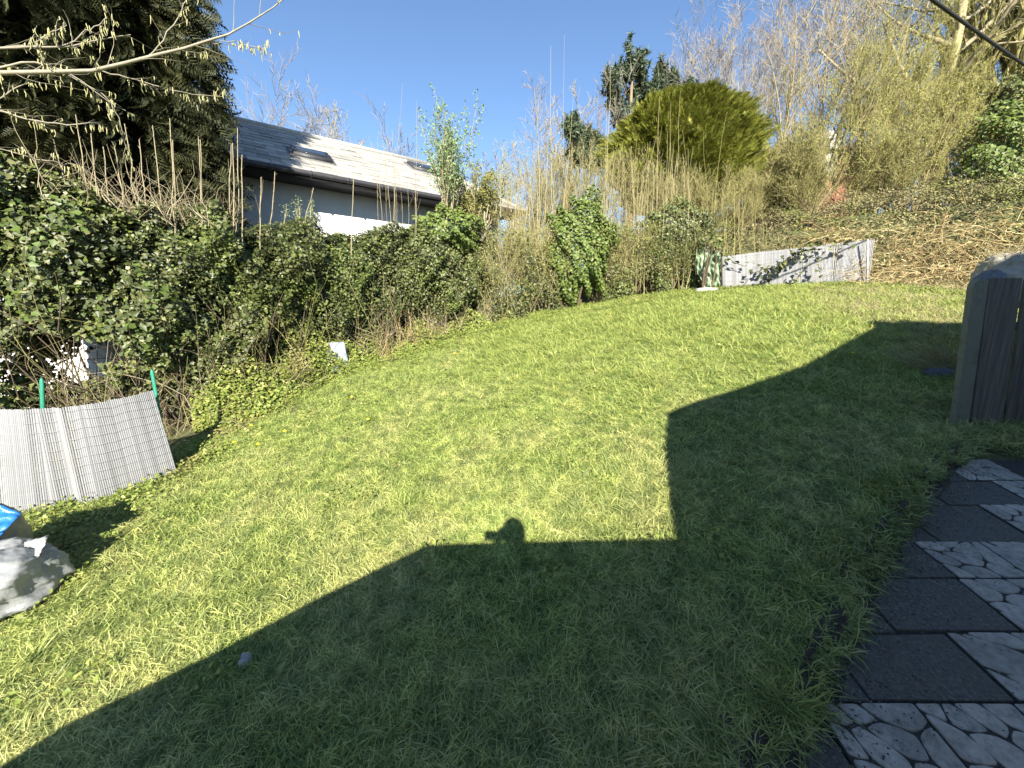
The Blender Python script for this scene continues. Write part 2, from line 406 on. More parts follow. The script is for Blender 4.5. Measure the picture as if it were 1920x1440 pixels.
patio = obj('patio', None, kind='structure'); patio['label'] = 'sloping patio of pale crazy paving and dark slabs'
bedf = np.array([-2.5, 3.3]); bedl = np.array([[-.3, 9.0], [4.05, 9.0]])
def bed():
    fs = np.linspace(-2.5, 3.24, 40); V = []
    for f in fs:
        for l in (float(edge_l(f)) + .02, 9.0): V.append([l, f, patio_z(f) - .035])
    n = len(fs); F = np.array([[2 * i, 2 * i + 1, 2 * i + 3, 2 * i + 2] for i in range(n - 1)])
    part('bed', V, F, M['joint'], patio)
bed()
rows = [k * PA for k in (.25, .405, .56, .7205, .8787, 1.0415, 1.1876, 1.373, 1.524, 1.68)]
light0 = [k * PA for k in (.30, .50, .675, 1.136, 1.345, 1.356, 1.788, 2.015, 1.93)]
UW = .22 * PA
r5 = np.random.default_rng(5)
tilt = 1 / math.hypot(1, .206)
def slab_prism(poly, zt, zb, bev=.004):
    """poly in (l,f); rounded edge prism following the patio slope"""
    n = len(poly); c = np.mean(poly, 0); V = []
    for (s, z) in ((0, zb), (0, zt - bev), (bev, zt)):
        for q in poly:
            d = q - c; L = np.linalg.norm(d); w = q - d / max(L, 1e-6) * s
            V.append([w[0], w[1], patio_z(w[1]) + z])
    F4 = []
    for k in (0, 1):
        for i in range(n): j = (i + 1) % n; F4.append([k * n + i, k * n + j, (k + 1) * n + j, (k + 1) * n + i])
    return np.array(V), F4, [2 * n + i for i in range(n)]
def put_poly(name, poly, zt, zb, mat, parent, bev=.004):
    V, F4, top = slab_prism(poly, zt, zb, bev)
    me = bpy.data.meshes.new('m'); me.from_pydata([tuple(v) for v in V], [], F4 + [top]); me.materials.append(mat)
    o = obj(name, me, None, parent); return o
for ri in range(len(rows) - 1):
    f0, f1 = rows[ri], rows[ri + 1]
    g = .006
    # dark slabs left of the light ones
    x1 = light0[ri]; k = 0
    while x1 > float(edge_l(f0)) + .03 and k < 4:
        x0 = max(x1 - UW * (1.5 if k == 0 else 2), float(edge_l((f0 + f1) / 2)) - .12)
        if x1 - x0 < .05: break
        sk = r5.normal(0, .004, (4, 2))
        poly = np.array([[x0 + g, f0 + g], [x1 - g, f0 + g], [x1 - g, f1 - g], [x0 + g, f1 - g]]) + sk
        put_poly('dark_slab', poly, -.004 + r5.normal(0, .0025), -.05, M['darkslab'], patio)
        x1 = x0; k += 1
    x0 = light0[ri]; nmax = 1 if ri == len(rows) - 2 else 9
    for k in range(nmax):
        x1 = x0 + UW * (1.15 if nmax == 1 else 1)
        if x0 > 5.2: break
        base = np.array([[x0 + .002, f0 + .002], [x1 - .002, f0 + .002], [x1 - .002, f1 - .002], [x0 + .002, f1 - .002]])
        dz = r5.normal(0, .003)
        sl = put_poly('paving_slab', base, -.002 + dz, -.05, M['joint'], patio)
        seeds = []
        for a in range(4):
            for b in range(3):
                seeds.append([x0 + (a + .5 + r5.uniform(-.38, .38)) * UW / 4, f0 + (b + .5 + r5.uniform(-.38, .38)) * (f1 - f0) / 3])
        seeds = np.array(seeds); seeds = seeds[r5.permutation(12)[:9]]
        ph_ = math.radians(-38 + r5.normal(0, 12)); R_ = np.array([[math.cos(ph_), -math.sin(ph_)], [math.sin(ph_), math.cos(ph_)]]); MT = R_ @ np.diag([.5, 1.6]) @ R_.T
        for i, s in enumerate(seeds):
            poly = [q for q in np.array([[x0 + g, f0 + g], [x1 - g, f0 + g], [x1 - g, f1 - g], [x0 + g, f1 - g]])]
            for j, t in enumerate(seeds):
                if j == i: continue
                d = MT @ (t - s); d = d / np.linalg.norm(d)
                poly = clip(poly, d, d @ ((s + t) / 2) - .0075)
                if len(poly) < 3: break
            if len(poly) < 3: continue
            poly = np.array(poly)
            nx = np.roll(poly, -1, 0); mid = (poly + nx) / 2; ed = nx - poly; Le = np.linalg.norm(ed, axis=1, keepdims=True)
            on = (np.abs(mid[:, :1] - x0) < .012) | (np.abs(mid[:, :1] - x1) < .012) | (np.abs(mid[:, 1:] - f0) < .012) | (np.abs(mid[:, 1:] - f1) < .012)
            mid = mid + np.where(on, 0, 1) * np.stack([-ed[:, 1], ed[:, 0]], -1) * -.07 * (Le > .05)
            poly = np.stack([poly, mid], 1).reshape(-1, 2)
            for _ in range(2):                               # chaikin: rounded stones
                nx = np.roll(poly, -1, 0)
                w = .14
                poly = np.stack([poly * (1 - w) + nx * w, poly * w + nx * (1 - w)], 1).reshape(-1, 2)
            ar = .5 * abs(np.dot(poly[:, 0], np.roll(poly[:, 1], 1)) - np.dot(poly[:, 1], np.roll(poly[:, 0], 1)))
            if ar < .0006: continue
            put_poly('stone', poly, .004 + dz + r5.normal(0, .001), -.004, M['stone'], sl, .003)
        x0 = x1

def soil_lip():
    fs = np.linspace(.5, 3.3, 120); V = []; us = np.linspace(-.1, .24, 10)
    for f in fs:
        for u in us:
            l_ = float(edge_l(f)) + u; hz_ = max(float(T(l_, f)), patio_z(f) - .02) if u < .12 else patio_z(f) - .03 + .03 * sstep(.24, .12, u)
            V.append([l_, f, hz_ + .012 + .012 * math.sin(f * 31 + u * 40) * math.sin(f * 13 + 2) + .01 * math.sin(u * 70 + f * 9)])
    n, m_ = len(fs), len(us); ii_ = (np.arange(n - 1)[:, None] * m_ + np.arange(m_ - 1)[None]).ravel()
    o = obj('soil_edge', mesh_np(np.array(V), np.stack([ii_, ii_ + 1, ii_ + m_ + 1, ii_ + m_], -1), True), surf('dark earth', (.05, .042, .03), (.11, .095, .068), 25, .95, 1.0, dist=.02), kind='structure')
soil_lip()
# ------------------------------------------------------------------ grass and ground cover
def blades(n, rad, lmin, lmax, wid, lay, rng, K=4):
    a = rng.random(n) * 6.283; r = rad * np.sqrt(rng.random(n))
    root = np.stack([r * np.cos(a), r * np.sin(a), np.full(n, -.012)], -1)
    az = rng.random(n) * 6.283; L = lmin + (lmax - lmin) * rng.random(n) ** 1.4
    el0 = np.radians(22 + 50 * rng.random(n)); el1 = np.radians(-10 + 60 * rng.random(n) - lay * 30)
    P = np.zeros((n, K, 3)); P[:, 0] = root; az2 = az.copy()
    for k in range(1, K):
        t = (k - .5) / (K - 1); el = el0 * (1 - t) + el1 * t; az2 = az2 + rng.normal(0, .25, n)
        P[:, k] = P[:, k - 1] + (L / (K - 1))[:, None] * np.stack([np.cos(el) * np.cos(az2), np.cos(el) * np.sin(az2), np.sin(el)], -1)
    P[:, :, 2] = np.maximum(P[:, :, 2], -.012 + np.arange(K)[None] * .004)
    sd = np.stack([-np.sin(az), np.cos(az), rng.normal(0, .35, n)], -1)
    w = wid * (.6 + .8 * rng.random(n))[:, None] * np.array([.8, 1, .8, .1])[None, :K]
    V = np.stack([P - sd[:, None] * w[..., None] / 2, P + sd[:, None] * w[..., None] / 2], 2).reshape(-1, 3)
    b = (np.arange(n)[:, None] * K + np.arange(K - 1)[None]).ravel() * 2
    return V, np.stack([b, b + 1, b + 3, b + 2], -1)

def scatter(name, pts, rot, scl, src, mat):
    """geometry-node scatter of one tuft mesh over given points"""
    me = mesh_np(pts, np.zeros((0, 3), dtype=int))
    at = me.attributes.new('rotv', 'FLOAT_VECTOR', 'POINT'); at.data.foreach_set('vector', np.ascontiguousarray(rot, np.float32).ravel())
    at = me.attributes.new('sclv', 'FLOAT', 'POINT'); at.data.foreach_set('value', np.ascontiguousarray(scl, np.float32))
    o = obj(name, me, mat)
    ng = bpy.data.node_groups.new(name + ' scatter', 'GeometryNodeTree')
    ng.interface.new_socket('Geometry', in_out='INPUT', socket_type='NodeSocketGeometry')
    ng.interface.new_socket('Geometry', in_out='OUTPUT', socket_type='NodeSocketGeometry')
    N = ng.nodes; gi = N.new('NodeGroupInput'); go = N.new('NodeGroupOutput')
    oi = N.new('GeometryNodeObjectInfo'); oi.inputs['Object'].default_value = src; oi.inputs['As Instance'].default_value = True
    ip = N.new('GeometryNodeInstanceOnPoints')
    ra = N.new('GeometryNodeInputNamedAttribute'); ra.data_type = 'FLOAT_VECTOR'; ra.inputs['Name'].default_value = 'rotv'
    sa = N.new('GeometryNodeInputNamedAttribute'); sa.data_type = 'FLOAT'; sa.inputs['Name'].default_value = 'sclv'
    m2p = N.new('GeometryNodeMeshToPoints')
    ng.links.new(gi.outputs[0], m2p.inputs['Mesh']); ng.links.new(m2p.outputs[0], ip.inputs['Points'])
    ng.links.new(oi.outputs['Geometry'], ip.inputs['Instance'])
    ng.links.new(ra.outputs['Attribute'], ip.inputs['Rotation']); ng.links.new(sa.outputs['Attribute'], ip.inputs['Scale'])
    ng.links.new(ip.outputs[0], go.inputs[0])
    md = o.modifiers.new('scatter', 'NODES'); md.node_group = ng
    return o

def tuft_src(V, F, mat):
    me = mesh_np(V, F); me.materials.append(mat)
    return bpy.data.objects.new('tuft_source', me)      # data only, not linked into the scene

def slope_rot(l, f, rng):
    e = .15
    gx = (T(l + e, f) - T(l - e, f)) / (2 * e); gy = (T(l, f + e) - T(l, f - e)) / (2 * e)
    gx = np.clip(gx, -.6, .6); gy = np.clip(gy, -.6, .6)
    rz = rng.random(len(l)) * 6.283
    out = np.zeros((len(l), 3))
    for i in range(len(l)):
        n = Vector((-gx[i], -gy[i], 1)).normalized()
        q = n.to_track_quat('Z', 'Y') @ Matrix.Rotation(rz[i], 4, 'Z').to_quaternion()
        out[i] = q.to_euler()
    return out

_hl = [-12, -6.5, -4.9, -4.3, -3.3, -1.9, -.4, 1.5, 4.7, 8.4, 9.4]; _hf = [3.6, 3.9, 4.4, 5.6, 7.6, 8.8, 9.8, 10.4, 10.6, 9.9, 7.6]
def in_lawn(l, f, m=0):
    back = np.interp(l, _hl, _hf)
    return (f < back + m) & (l < np.where(f < 3.35, edge_l(f) - .0, 9.6)) & (f > .7)
def sample_lawn(rng, n, l0=-7, l1=9.5, f0=.75, f1=11, m=0, dens=None):
    l = l0 + (l1 - l0) * rng.random(n); f = f0 + (f1 - f0) * rng.random(n)
    k = in_lawn(l, f, m) & (np.abs(l) < 1.55 * f + .9)
    if dens is not None: k &= rng.random(n) < dens(l, f)
    return l[k], f[k]

rg = np.random.default_rng(11)
lush = lambda l, f: sstep(4.5, 10.5, f + .3 * l + .5 * np.sin(l * 2.1 + f) + .4 * np.sin(f * 3 - l)) * .8
# mown, matted grass: short tangled tufts everywhere, finer near the camera
l, f = sample_lawn(rg, 50000, dens=lambda l, f: np.clip(2.6 / (f + .8), .33, 1))
V, F = blades(165, .13, .045, .125, .0038, 1.2, rg)
s1 = tuft_src(V, F, M['grass'])
pts = np.stack([l, f, T(l, f)], -1)
grass = scatter('grass', pts, slope_rot(l, f, rg), .75 + .6 * rg.random(len(l)), s1, M['grass'])
tag(grass, 'matted short green and straw coloured lawn grass', 'grass', kind='stuff')
# longer lush grass up the slope
l, f = sample_lawn(rg, 26000, l0=-1, f0=4.0, dens=lambda l, f: lush(l, f) * .55 * np.where(np.hypot((l - 8.0) / 1.8, (f - 7.4) / 2.1) > 1, 1, .55))
V, F = blades(60, .11, .07, .21, .0055, .5, rg)
lg = scatter('long_grass', np.stack([l, f, T(l, f)], -1), slope_rot(l, f, rg), .7 + .6 * rg.random(len(l)), tuft_src(V, F, M['grass_lush']), M['grass_lush'])
tag(lg, 'longer lush green grass on the upper slope of the lawn', 'grass', kind='stuff')
# scattered long tussocks in the mown part and along the patio edge
lt, ft = sample_lawn(rg, 1500, f1=8, dens=lambda l, f: .15 + .35 * (np.sin(l * 2.3 + f) * np.sin(f * 2.1 - l) > .2))
fe = rg.uniform(.9, 3.4, 150); le = edge_l(fe) - rg.uniform(.0, .2, 150)
extra = np.array([hit(*q)[:2] for q in ((520, 1085), (545, 1130), (985, 985), (1000, 1000), (1500, 1290), (1490, 1330), (1460, 1400), (560, 1210), (120, 1110), (140, 1130), (1550, 1000), (1420, 960), (1470, 1320), (1480, 1360))])
lt = np.concatenate([lt, le, extra[:, 0]]); ft = np.concatenate([ft, fe, extra[:, 1]])
V, F = blades(40, .06, .1, .24, .0055, .8, rg)
ts = scatter('grass_tussock', np.stack([lt, ft, T(lt, ft)], -1), slope_rot(lt, ft, rg), np.where(np.arange(len(lt)) < len(lt) - 164, .5 + .45 * rg.random(len(lt)), np.where(np.arange(len(lt)) < len(lt) - 14, .3 + .35 * rg.random(len(lt)), .8)), tuft_src(V, F, M['grass_lush']), M['grass_lush'])
tag(ts, 'scattered long blades of coarse grass rising out of the lawn', 'grass', kind='stuff')
# weeds: low broad leaves along the foot of the hedge and over the lower left of the lawn
def weed_d(l, f):
    b = np.interp(l, _hl, _hf) - f
    left = sstep(-3.0, -4.4, l + .28 * (f - 3.5)) * sstep(2.4, 3.2, f) * .9
    return np.clip(np.maximum(sstep(1.1, .1, b) * sstep(3, 4.4, f), left) + .02, 0, 1)
l, f = sample_lawn(rg, 15000, m=.35, dens=lambda l, f: weed_d(l, f) * .75)
nl = 26
a = rg.random(nl) * 6.283; r = .13 * np.sqrt(rg.random(nl))
P = np.stack([r * np.cos(a), r * np.sin(a), .03 + .06 * rg.random(nl)], -1)
V, F = leaves(P, np.stack([rg.normal(0, .5, nl), rg.normal(0, .5, nl) - .3, np.ones(nl)], -1), rg.uniform(.02, .038, nl), IVY, IVY_F, rg)
wd = scatter('weeds', np.stack([l, f, T(l, f)], -1), slope_rot(l, f, rg), .6 + .7 * rg.random(len(l)), tuft_src(V, F, M['weed']), M['weed'])
tag(wd, 'low broad leaved weeds spreading from the hedge foot into the lawn', 'weeds', kind='stuff')
# dry yellow patch at the top right of the lawn
l = rg.uniform(5.2, 10.5, 2600); f = rg.uniform(4.2, 9.9, 2600)
c = (f - 6.6) * .5 + (l - 7.6) * .9
k = (np.hypot((l - 8.0) / 1.9, (f - 7.4) / 2.2) < 1 + rg.normal(0, .22, len(l)))
l, f = l[k], f[k]
V, F = blades(60, .12, .07, .2, .0055, .6, rg)
dg = scatter('dry_grass', np.stack([l, f, T(l, f)], -1), slope_rot(l, f, rg), .7 + .6 * rg.random(len(l)), tuft_src(V, F, M['straw']), M['straw'])
tag(dg, 'dry yellow grass patch below the dead bracken', 'grass', kind='stuff')

# ------------------------------------------------------------------ the house behind the photographer, its stair parapet and the photographer
M['render'] = surf('cream render', (.5, .47, .41), (.6, .57, .5), 5, .9, .3)
M['rooftile'] = surf('clay tile', (.12, .07, .05), (.2, .12, .085), 8, .8, .5)
def occl(px, py, plane):
    q = hit(px, py); t = (plane - q[1]) / SUN[1]
    return (q + SUN * t)[[0, 2]]
PL1, PL2 = -.34, -.62
low = [occl(x, y, PL1) for x, y in ((-40, 1470), (160, 1340), (420, 1216), (600, 1120), (805, 1020), (1262, 1008))]
high = [occl(x, y, PL2) for x, y in ((1255, 1004), (1243, 900), (1242, 830), (1248, 777), (1300, 755), (1390, 727), (1500, 688), (1560, 655), (1640, 612), (1715, 607), (1785, 610))]
def prism(poly, y0, y1):
    n = len(poly); V = [[p[0], y0, p[1]] for p in poly] + [[p[0], y1, p[1]] for p in poly]
    side = np.array([[i, (i + 1) % n, n + (i + 1) % n, n + i] for i in range(n)])
    return np.array(V), side, [list(range(n))[::-1], list(range(n, 2 * n))]
def prism_obj(name, poly, y0, y1, mat, root):
    V, s, caps = prism(poly, y0, y1)
    V = V - np.array(root.location)
    me = bpy.data.meshes.new('m'); me.from_pydata([tuple(v) for v in V], [], [list(q) for q in s] + caps); me.materials.append(mat)
    return obj(name, me, None, root)
hs = thing('house', 'cream rendered house behind the photographer that shades the lawn', 'house', (3.5, -3.0, 0))
hz = float(Z0 - 3.2)
h0 = [high[0][0] + .0, hz]
poly_h = [h0] + [list(p) for p in high] + [[high[-1][0] + .6, high[-1][1] - .6], [12.0, high[-1][1] - 1.6], [12.0, hz]]
prism_obj('wall', poly_h, PL2 - 7.0, PL2, M['render'], hs)
st = thing('stair_parapet', 'rendered parapet of the outside stair below the photographer', 'wall', (-1.0, PL1, 0))
poly_l = [[low[0][0], hz]] + [list(p) for p in low] + [[low[-1][0], hz]]
prism_obj('parapet_wall', poly_l, PL1 - .14, PL1, M['render'], st)
V, F = box_vf((-.2, -1.1, Z0 - 1.51), (2.3, 1.2, .3)); part('landing', V, F, M['render'], st)

def person():
    fl = Z0 - 1.42
    root = thing('person', 'person in dark jacket holding up a phone behind the parapet', 'person', (.13, -.74, fl))
    J = [(0, 0, .92), (0, .02, 1.12), (0, .03, 1.34), (0, .05, 1.47),                # pelvis, waist, chest, neck base
         (.1, 0, .88), (.11, .03, .48), (.11, -.01, .07), (.12, .13, .03),
         (-.1, 0, .88), (-.11, .03, .48), (-.11, -.01, .07), (-.12, .13, .03),
         (.19, .04, 1.4), (.24, .15, 1.2), (.0, .5, 1.38),
         (-.19, .04, 1.4), (-.27, .2, 1.2), (-.12, .55, 1.38), (0, .08, 1.55)]
    R = [.15, .14, .16, .08, .09, .065, .045, .035, .09, .065, .045, .035, .07, .05, .06, .07, .06, .065, .06]
    E = [(0, 1), (1, 2), (2, 3), (0, 4), (4, 5), (5, 6), (6, 7), (0, 8), (8, 9), (9, 10), (10, 11), (2, 12), (12, 13), (13, 14), (2, 15), (15, 16), (16, 17), (3, 18)]
    me = bpy.data.meshes.new('m'); me.from_pydata(J, E, [])
    o = obj('body', me, surf('dark jacket', (.03, .035, .05), (.05, .055, .07), 20, .9), root)
    sk = o.modifiers.new('skin', 'SKIN')
    for v, r in zip(me.skin_vertices[0].data, R): v.radius = (r, r * .85)
    me.skin_vertices[0].data[0].use_root = True
    ss = o.modifiers.new('sub', 'SUBSURF'); ss.levels = 2; ss.render_levels = 2
    th = np.linspace(0, np.pi, 13); ph = np.linspace(0, 2 * np.pi, 18, endpoint=False)
    TH, PH = np.meshgrid(th, ph, indexing='ij')
    skin = surf('skin', (.42, .27, .2), (.5, .33, .25), 9, .6, 0)
    def ell(c, s, mod=None):
        d = np.stack([np.sin(TH) * np.cos(PH), np.sin(TH) * np.sin(PH), np.cos(TH)], -1)
        r = np.ones(TH.shape)
        if mod is not None: r = mod(d)
        V = (d * r[..., None] * np.array(s) + np.array(c)).reshape(-1, 3) + np.array(root.location)
        n = 18; i = (np.arange(12)[:, None] * n + np.arange(n)[None]).ravel(); j = (np.arange(12)[:, None] * n + (np.arange(n)[None] + 1) % n).ravel()
        return V, np.stack([i, i + n, j + n, j], -1)
    face = lambda d: 1 + .16 * np.exp(-((d[..., 0]) ** 2 / .02 + (d[..., 1] - .98) ** 2 / .1 + (d[..., 2] + .08) ** 2 / .03)) - .1 * np.clip(-d[..., 2], 0, 1) * np.abs(d[..., 0])
    V, F = ell((0, .1, 1.68), (.078, .1, .125), face); part('head', V, F, skin, root, smooth=True)
    V, F = ell((0, .075, 1.72), (.092, .105, .12), lambda d: 1 - .35 * sstep(.25, .8, d[..., 1]) * (d[..., 2] < .55)); part('hair', V, F, M['bark_dark'], root, smooth=True)
    for sx, hx, hy, hz_ in ((1, -.03, .55, 1.39), (-1, -.13, .58, 1.39)):
        P = []; Rr = []
        c = np.array((hx, hy, hz_)) + np.array(root.location)
        for k in range(4):
            a0 = c + np.array((0, .02, .01 * k - .01)); P.append([a0 + np.array((-sx * .02 * j, .03 * math.sin(j * .9), .03 * (k - 1.5) * .6)) for j in range(4)]); Rr.append([.011, .01, .009, .007])
        P.append([c + np.array((-sx * .015 * j, -.01, .03 + .018 * j)) for j in range(4)]); Rr.append([.013, .012, .01, .008])
        V, F = tubes(np.array(P), np.array(Rr), 6, True); part('hand', V, F, skin, root)
person()
ph = thing('phone', 'dark phone held over the parapet', 'phone', (-.03, -.12, Z0 - .03))
V, F = box_vf((-.04, -.105, Z0 - .05), (.15, .009, .078)); part('case', V, F, surf('phone case', (.02, .02, .022), (.03, .03, .03), 30, .4, 0), ph)

# ------------------------------------------------------------------ split cane screens (grey plastic slats on wire)
m, nt, out = newmat('grey plastic slat')
oi = nt.nodes.new('ShaderNodeObjectInfo'); g = nt.nodes.new('ShaderNodeNewGeometry')
c = ramp(nt, [(0, (.17, .17, .175)), (.5, (.21, .21, .215)), (1, (.25, .25, .255))], oi.outputs['Random']).outputs[0]
nn = noise(nt, 3.0, 5, g.outputs['Position']); c = mixc(nt, ramp(nt, [(.5, (0, 0, 0)), (.8, (.5, .5, .5))], nn.outputs[0]).outputs[0], c, (.17, .17, .16))
p = nt.nodes.new('ShaderNodeBsdfPrincipled'); nt.links.new(c, p.inputs['Base Color']); p.inputs['Roughness'].default_value = .45
nt.links.new(p.outputs[0], out.inputs[0]); M['slat'] = m
M['wire'] = surf('white wire', (.27, .27, .27), (.32, .32, .32), 30, .5, 0)
M['stake'] = surf('green stake', (.02, .16, .1), (.035, .23, .15), 12, .5, .1)
M['darkpost'] = surf('dark stake', (.03, .03, .03), (.06, .06, .05), 12, .7, .1)

a = np.linspace(0, np.pi, 5)
sv = np.array([[math.cos(t) * .5, -math.sin(t) * .5, z] for z in (0, 1) for t in a])
sf = [[i, i + 1, i + 6, i + 5] for i in range(4)] + [[4, 0, 5, 9]]
SLAT = bpy.data.meshes.new('slat'); SLAT.from_pydata([tuple(v) for v in sv], [], sf + [[0, 1, 2, 3, 4][::-1], [5, 6, 7, 8, 9]]); SLAT.materials.append(M['slat'])
def slat_screen(root, bot, top, n, fill, rng, wob, wires, thick=.012):
    bot, top = np.array(bot), np.array(top)
    def along(P, s):
        d = np.concatenate([[0], np.cumsum(np.linalg.norm(np.diff(P, axis=0), axis=1))]); d /= d[-1]
        return np.stack([np.interp(s, d, P[:, k]) for k in range(3)], -1)
    s = (np.arange(n) + .5) / n
    B, Tp = along(bot, s), along(top, s)
    side = np.gradient(B, axis=0); wid = np.linalg.norm(side, axis=1)
    nrmv = nrm(np.stack([side[:, 1], -side[:, 0], 0 * side[:, 0]], -1))
    off = wob(s)[:, None] * nrmv
    B, Tp = B + off * .7, Tp + off
    loc0 = np.array(root.location)
    for i in range(n):
        o = bpy.data.objects.new('slat', SLAT); COL.objects.link(o); o.parent = root
        zx = Vector(Tp[i] - B[i]) * (1 + .0025 * rng.normal()); x = Vector(nrm(side[i])) * wid[i] * fill
        y = zx.cross(x).normalized() * thick
        mtx = Matrix(((x.x, y.x, zx.x), (x.y, y.y, zx.y), (x.z, y.z, zx.z)))
        mt = mtx.to_4x4(); mt.translation = Vector(B[i] - loc0); o.matrix_local = mt
    for k in range(wires):
        t = (k + .55) / wires
        Pw = B * (1 - t) + Tp * t + nrmv * (thick * .5 + .003) + np.array([0, 0, 1]) * (.006 * np.sin(s * 9 + k))[:, None]
        V, F = tubes(Pw[::2], np.full(len(Pw[::2]), .0018), 4); part('wire', V, F, M['wire'], root)
    return B, Tp

def lift(P, dz=-.04): P = np.array(P); P[2] += dz; return P
bl = [W(x, y, F) for x, y, F in ((-110, 1000, 3.45), (0, 977, 3.68), (100, 961, 3.82), (200, 936, 4.02), (335, 893, 4.5))]
tl = [W(x, y, F) for x, y, F in ((-110, 770, 3.7), (0, 768, 3.9), (100, 765, 4.0), (200, 754, 4.2), (295, 731, 4.62))]
for q in bl: q[2] -= .03
root = thing('screen_fence', 'large grey slatted plastic screen leaning by the ivy hedge', 'fence', bl[2], 'slatted screens')
rs = np.random.default_rng(3)
slat_screen(root, bl, tl, 104, .95, rs, lambda s: .018 * np.sin(s * 23) + .02 * np.exp(-((s - .55) / .02) ** 2) + .015 * np.sin(s * 60) * np.exp(-((s - .5) / .12) ** 2), 11)
def stake(px, y0, y1, F, w, mat, root):
    a, b = W(px, y1, F), W(px + (y0 - y1) * .0, y0, F)
    return a, b
for (x0, y0, x1, y1, F) in ((78, 708, 84, 960, 4.12), (284, 692, 318, 880, 4.68)):
    tp, bt = W(x0, y0, F), W(x1, y1, F); bt[2] = min(bt[2], float(T(bt[0], bt[1]))) - .1
    d = nrm(tp - bt); sx = np.array([1, .3, 0]) * .017; sy = np.array([-.3, 1, 0]) * .006
    V = []
    for P, k in ((bt, 1), (tp - d * .05, 1), (tp - d * .03, .85), (tp, .15)):
        V += [P - sx * k - sy, P + sx * k - sy, P + sx * k + sy, P - sx * k + sy]
    F = np.array([[4 * r + i, 4 * r + (i + 1) % 4, 4 * r + 4 + (i + 1) % 4, 4 * r + 4 + i] for r in range(3) for i in range(4)] + [[12, 13, 14, 15]])
    part('stake', np.array(V), F, M['stake'], root)

bl = [W(x, y, F) for x, y, F in ((1352, 556, 10.5), (1420, 552, 10.35), (1500, 548, 10.1), (1560, 548, 9.85), (1626, 552, 9.55))]
tl = [W(x, y, F) for x, y, F in ((1352, 482, 10.6), (1420, 473, 10.45), (1500, 465, 10.2), (1560, 457, 9.95), (1626, 450, 9.65))]
root = thing('screen_fence', 'pale slatted plastic screen at the top of the lawn behind long grass', 'fence', bl[2], 'slatted screens')
slat_screen(root, bl, tl, 120, .9, rs, lambda s: .03 * np.abs(np.sin(s * 17)) + .012 * np.sin(s * 70), 7)
for (x0, y0, x1, y1, F) in ((1353, 468, 1355, 556, 10.42), (1627, 448, 1627, 558, 9.5)):
    tp, bt = W(x0, y0, F), W(x1, y1, F); bt[2] -= .1
    V, F2 = tubes(np.array([bt, (bt + tp) / 2, tp]), np.full(3, .02), 6, True)
    part('stake', V, F2, M['darkpost'] if x0 < 1500 else M['wire'], root)

# ------------------------------------------------------------------ crumpled sheets and bags
def crumple(n, m, rng, amp, k=9):
    U, Vv = np.meshgrid(np.linspace(0, 1, n), np.linspace(0, 1, m), indexing='ij')
    h = np.zeros_like(U)
    for i in range(k):
        a = rng.random() * 3.1416; fr = rng.uniform(2, 8); ph = rng.random()
        t = (U * math.cos(a) + Vv * math.sin(a)) * fr + ph + .2 * np.sin(U * 5 + i) + .15 * np.sin(Vv * 6 + 2 * i)
        h += np.abs((t % 1) - .5) * amp / fr * 3 * rng.uniform(.4, 1)
    return U, Vv, h - h.mean()
def grid_faces(n, m, wrap=False):
    i = np.arange(n - 1)[:, None]; j = np.arange(m if wrap else m - 1)[None]; j2 = (j + 1) % m
    return np.stack([i * m + j, (i + 1) * m + j, (i + 1) * m + j2, i * m + j2], -1).reshape(-1, 4)

M['greensheet'] = surf('pale green plastic', (.15, .21, .12), (.26, .32, .21), 4, .4, .3)
U, Vv, h = crumple(26, 34, rs, .22)
c00, c10, c01, c11 = W(1316, 556, 10.35), W(1352, 556, 10.4), W(1304, 468, 10.55), W(1350, 466, 10.6)
P = c00 * ((1 - U) * (1 - Vv))[..., None] + c10 * (U * (1 - Vv))[..., None] + c01 * ((1 - U) * Vv)[..., None] + c11 * (U * Vv)[..., None]
P[..., 1] += h * 1.2; P[..., 0] += .05 * np.sin(Vv * 7) * (1 - U) + h * .4
P[..., 2] += .06 * np.sin(U * 5) * Vv
o = thing('plastic_sheet', 'crumpled pale green plastic sheet propped at the end of the upper screen', 'sheet', c00)
s_ = part('sheet', P, grid_faces(26, 34), M['greensheet'], o, smooth=False)
s_.modifiers.new('t', 'SOLIDIFY').thickness = .008
def rock(name, label, cat, px, py, F, size, mat, seed, dz=0):
    r = np.random.default_rng(seed); th = np.linspace(0, np.pi, 9); ph = np.linspace(0, 2 * np.pi, 14, endpoint=False)
    A, B = np.meshgrid(th, ph, indexing='ij')
    d = np.stack([np.sin(A) * np.cos(B), np.sin(A) * np.sin(B), np.cos(A)], -1)
    k = 1 + .12 * np.sin(3 * d[..., 0] + r.random() * 6) + .1 * np.sin(4 * d[..., 1] + r.random() * 6) + .05 * r.normal(size=A.shape)
    k[0] = k[0].mean(); k[-1] = k[-1].mean()
    sg = np.sign(d) * np.abs(d) ** .7
    c = W(px, py, F); c[2] = float(T(c[0], c[1])) + size[2] * .35 + dz
    o = obj(name, mesh_np(sg * k[..., None] * np.array(size) * .6, grid_faces(9, 14, True), False), mat, loc=c); return tag(o, label, cat)
M['whitestone'] = surf('white stone', (.3, .29, .27), (.42, .41, .38), 9, .8, .6)
rock('stone', 'low white stone at the foot of the green plastic sheet', 'stone', 1328, 552, 10.2, (.62, .2, .14), M['whitestone'], 2)
rock('stone', 'grey stone half sunk in shaded grass by the fence post', 'stone', 1752, 706, 4.75, (.22, .2, .13), surf('grey stone', (.06, .065, .08), (.12, .125, .15), 7, .6, .5), 4, -.03)
rock('stone', 'small pale stone in the shaded grass near the photographer', 'stone', 474, 1335, 1.95, (.06, .05, .06), M['whitestone'], 8)

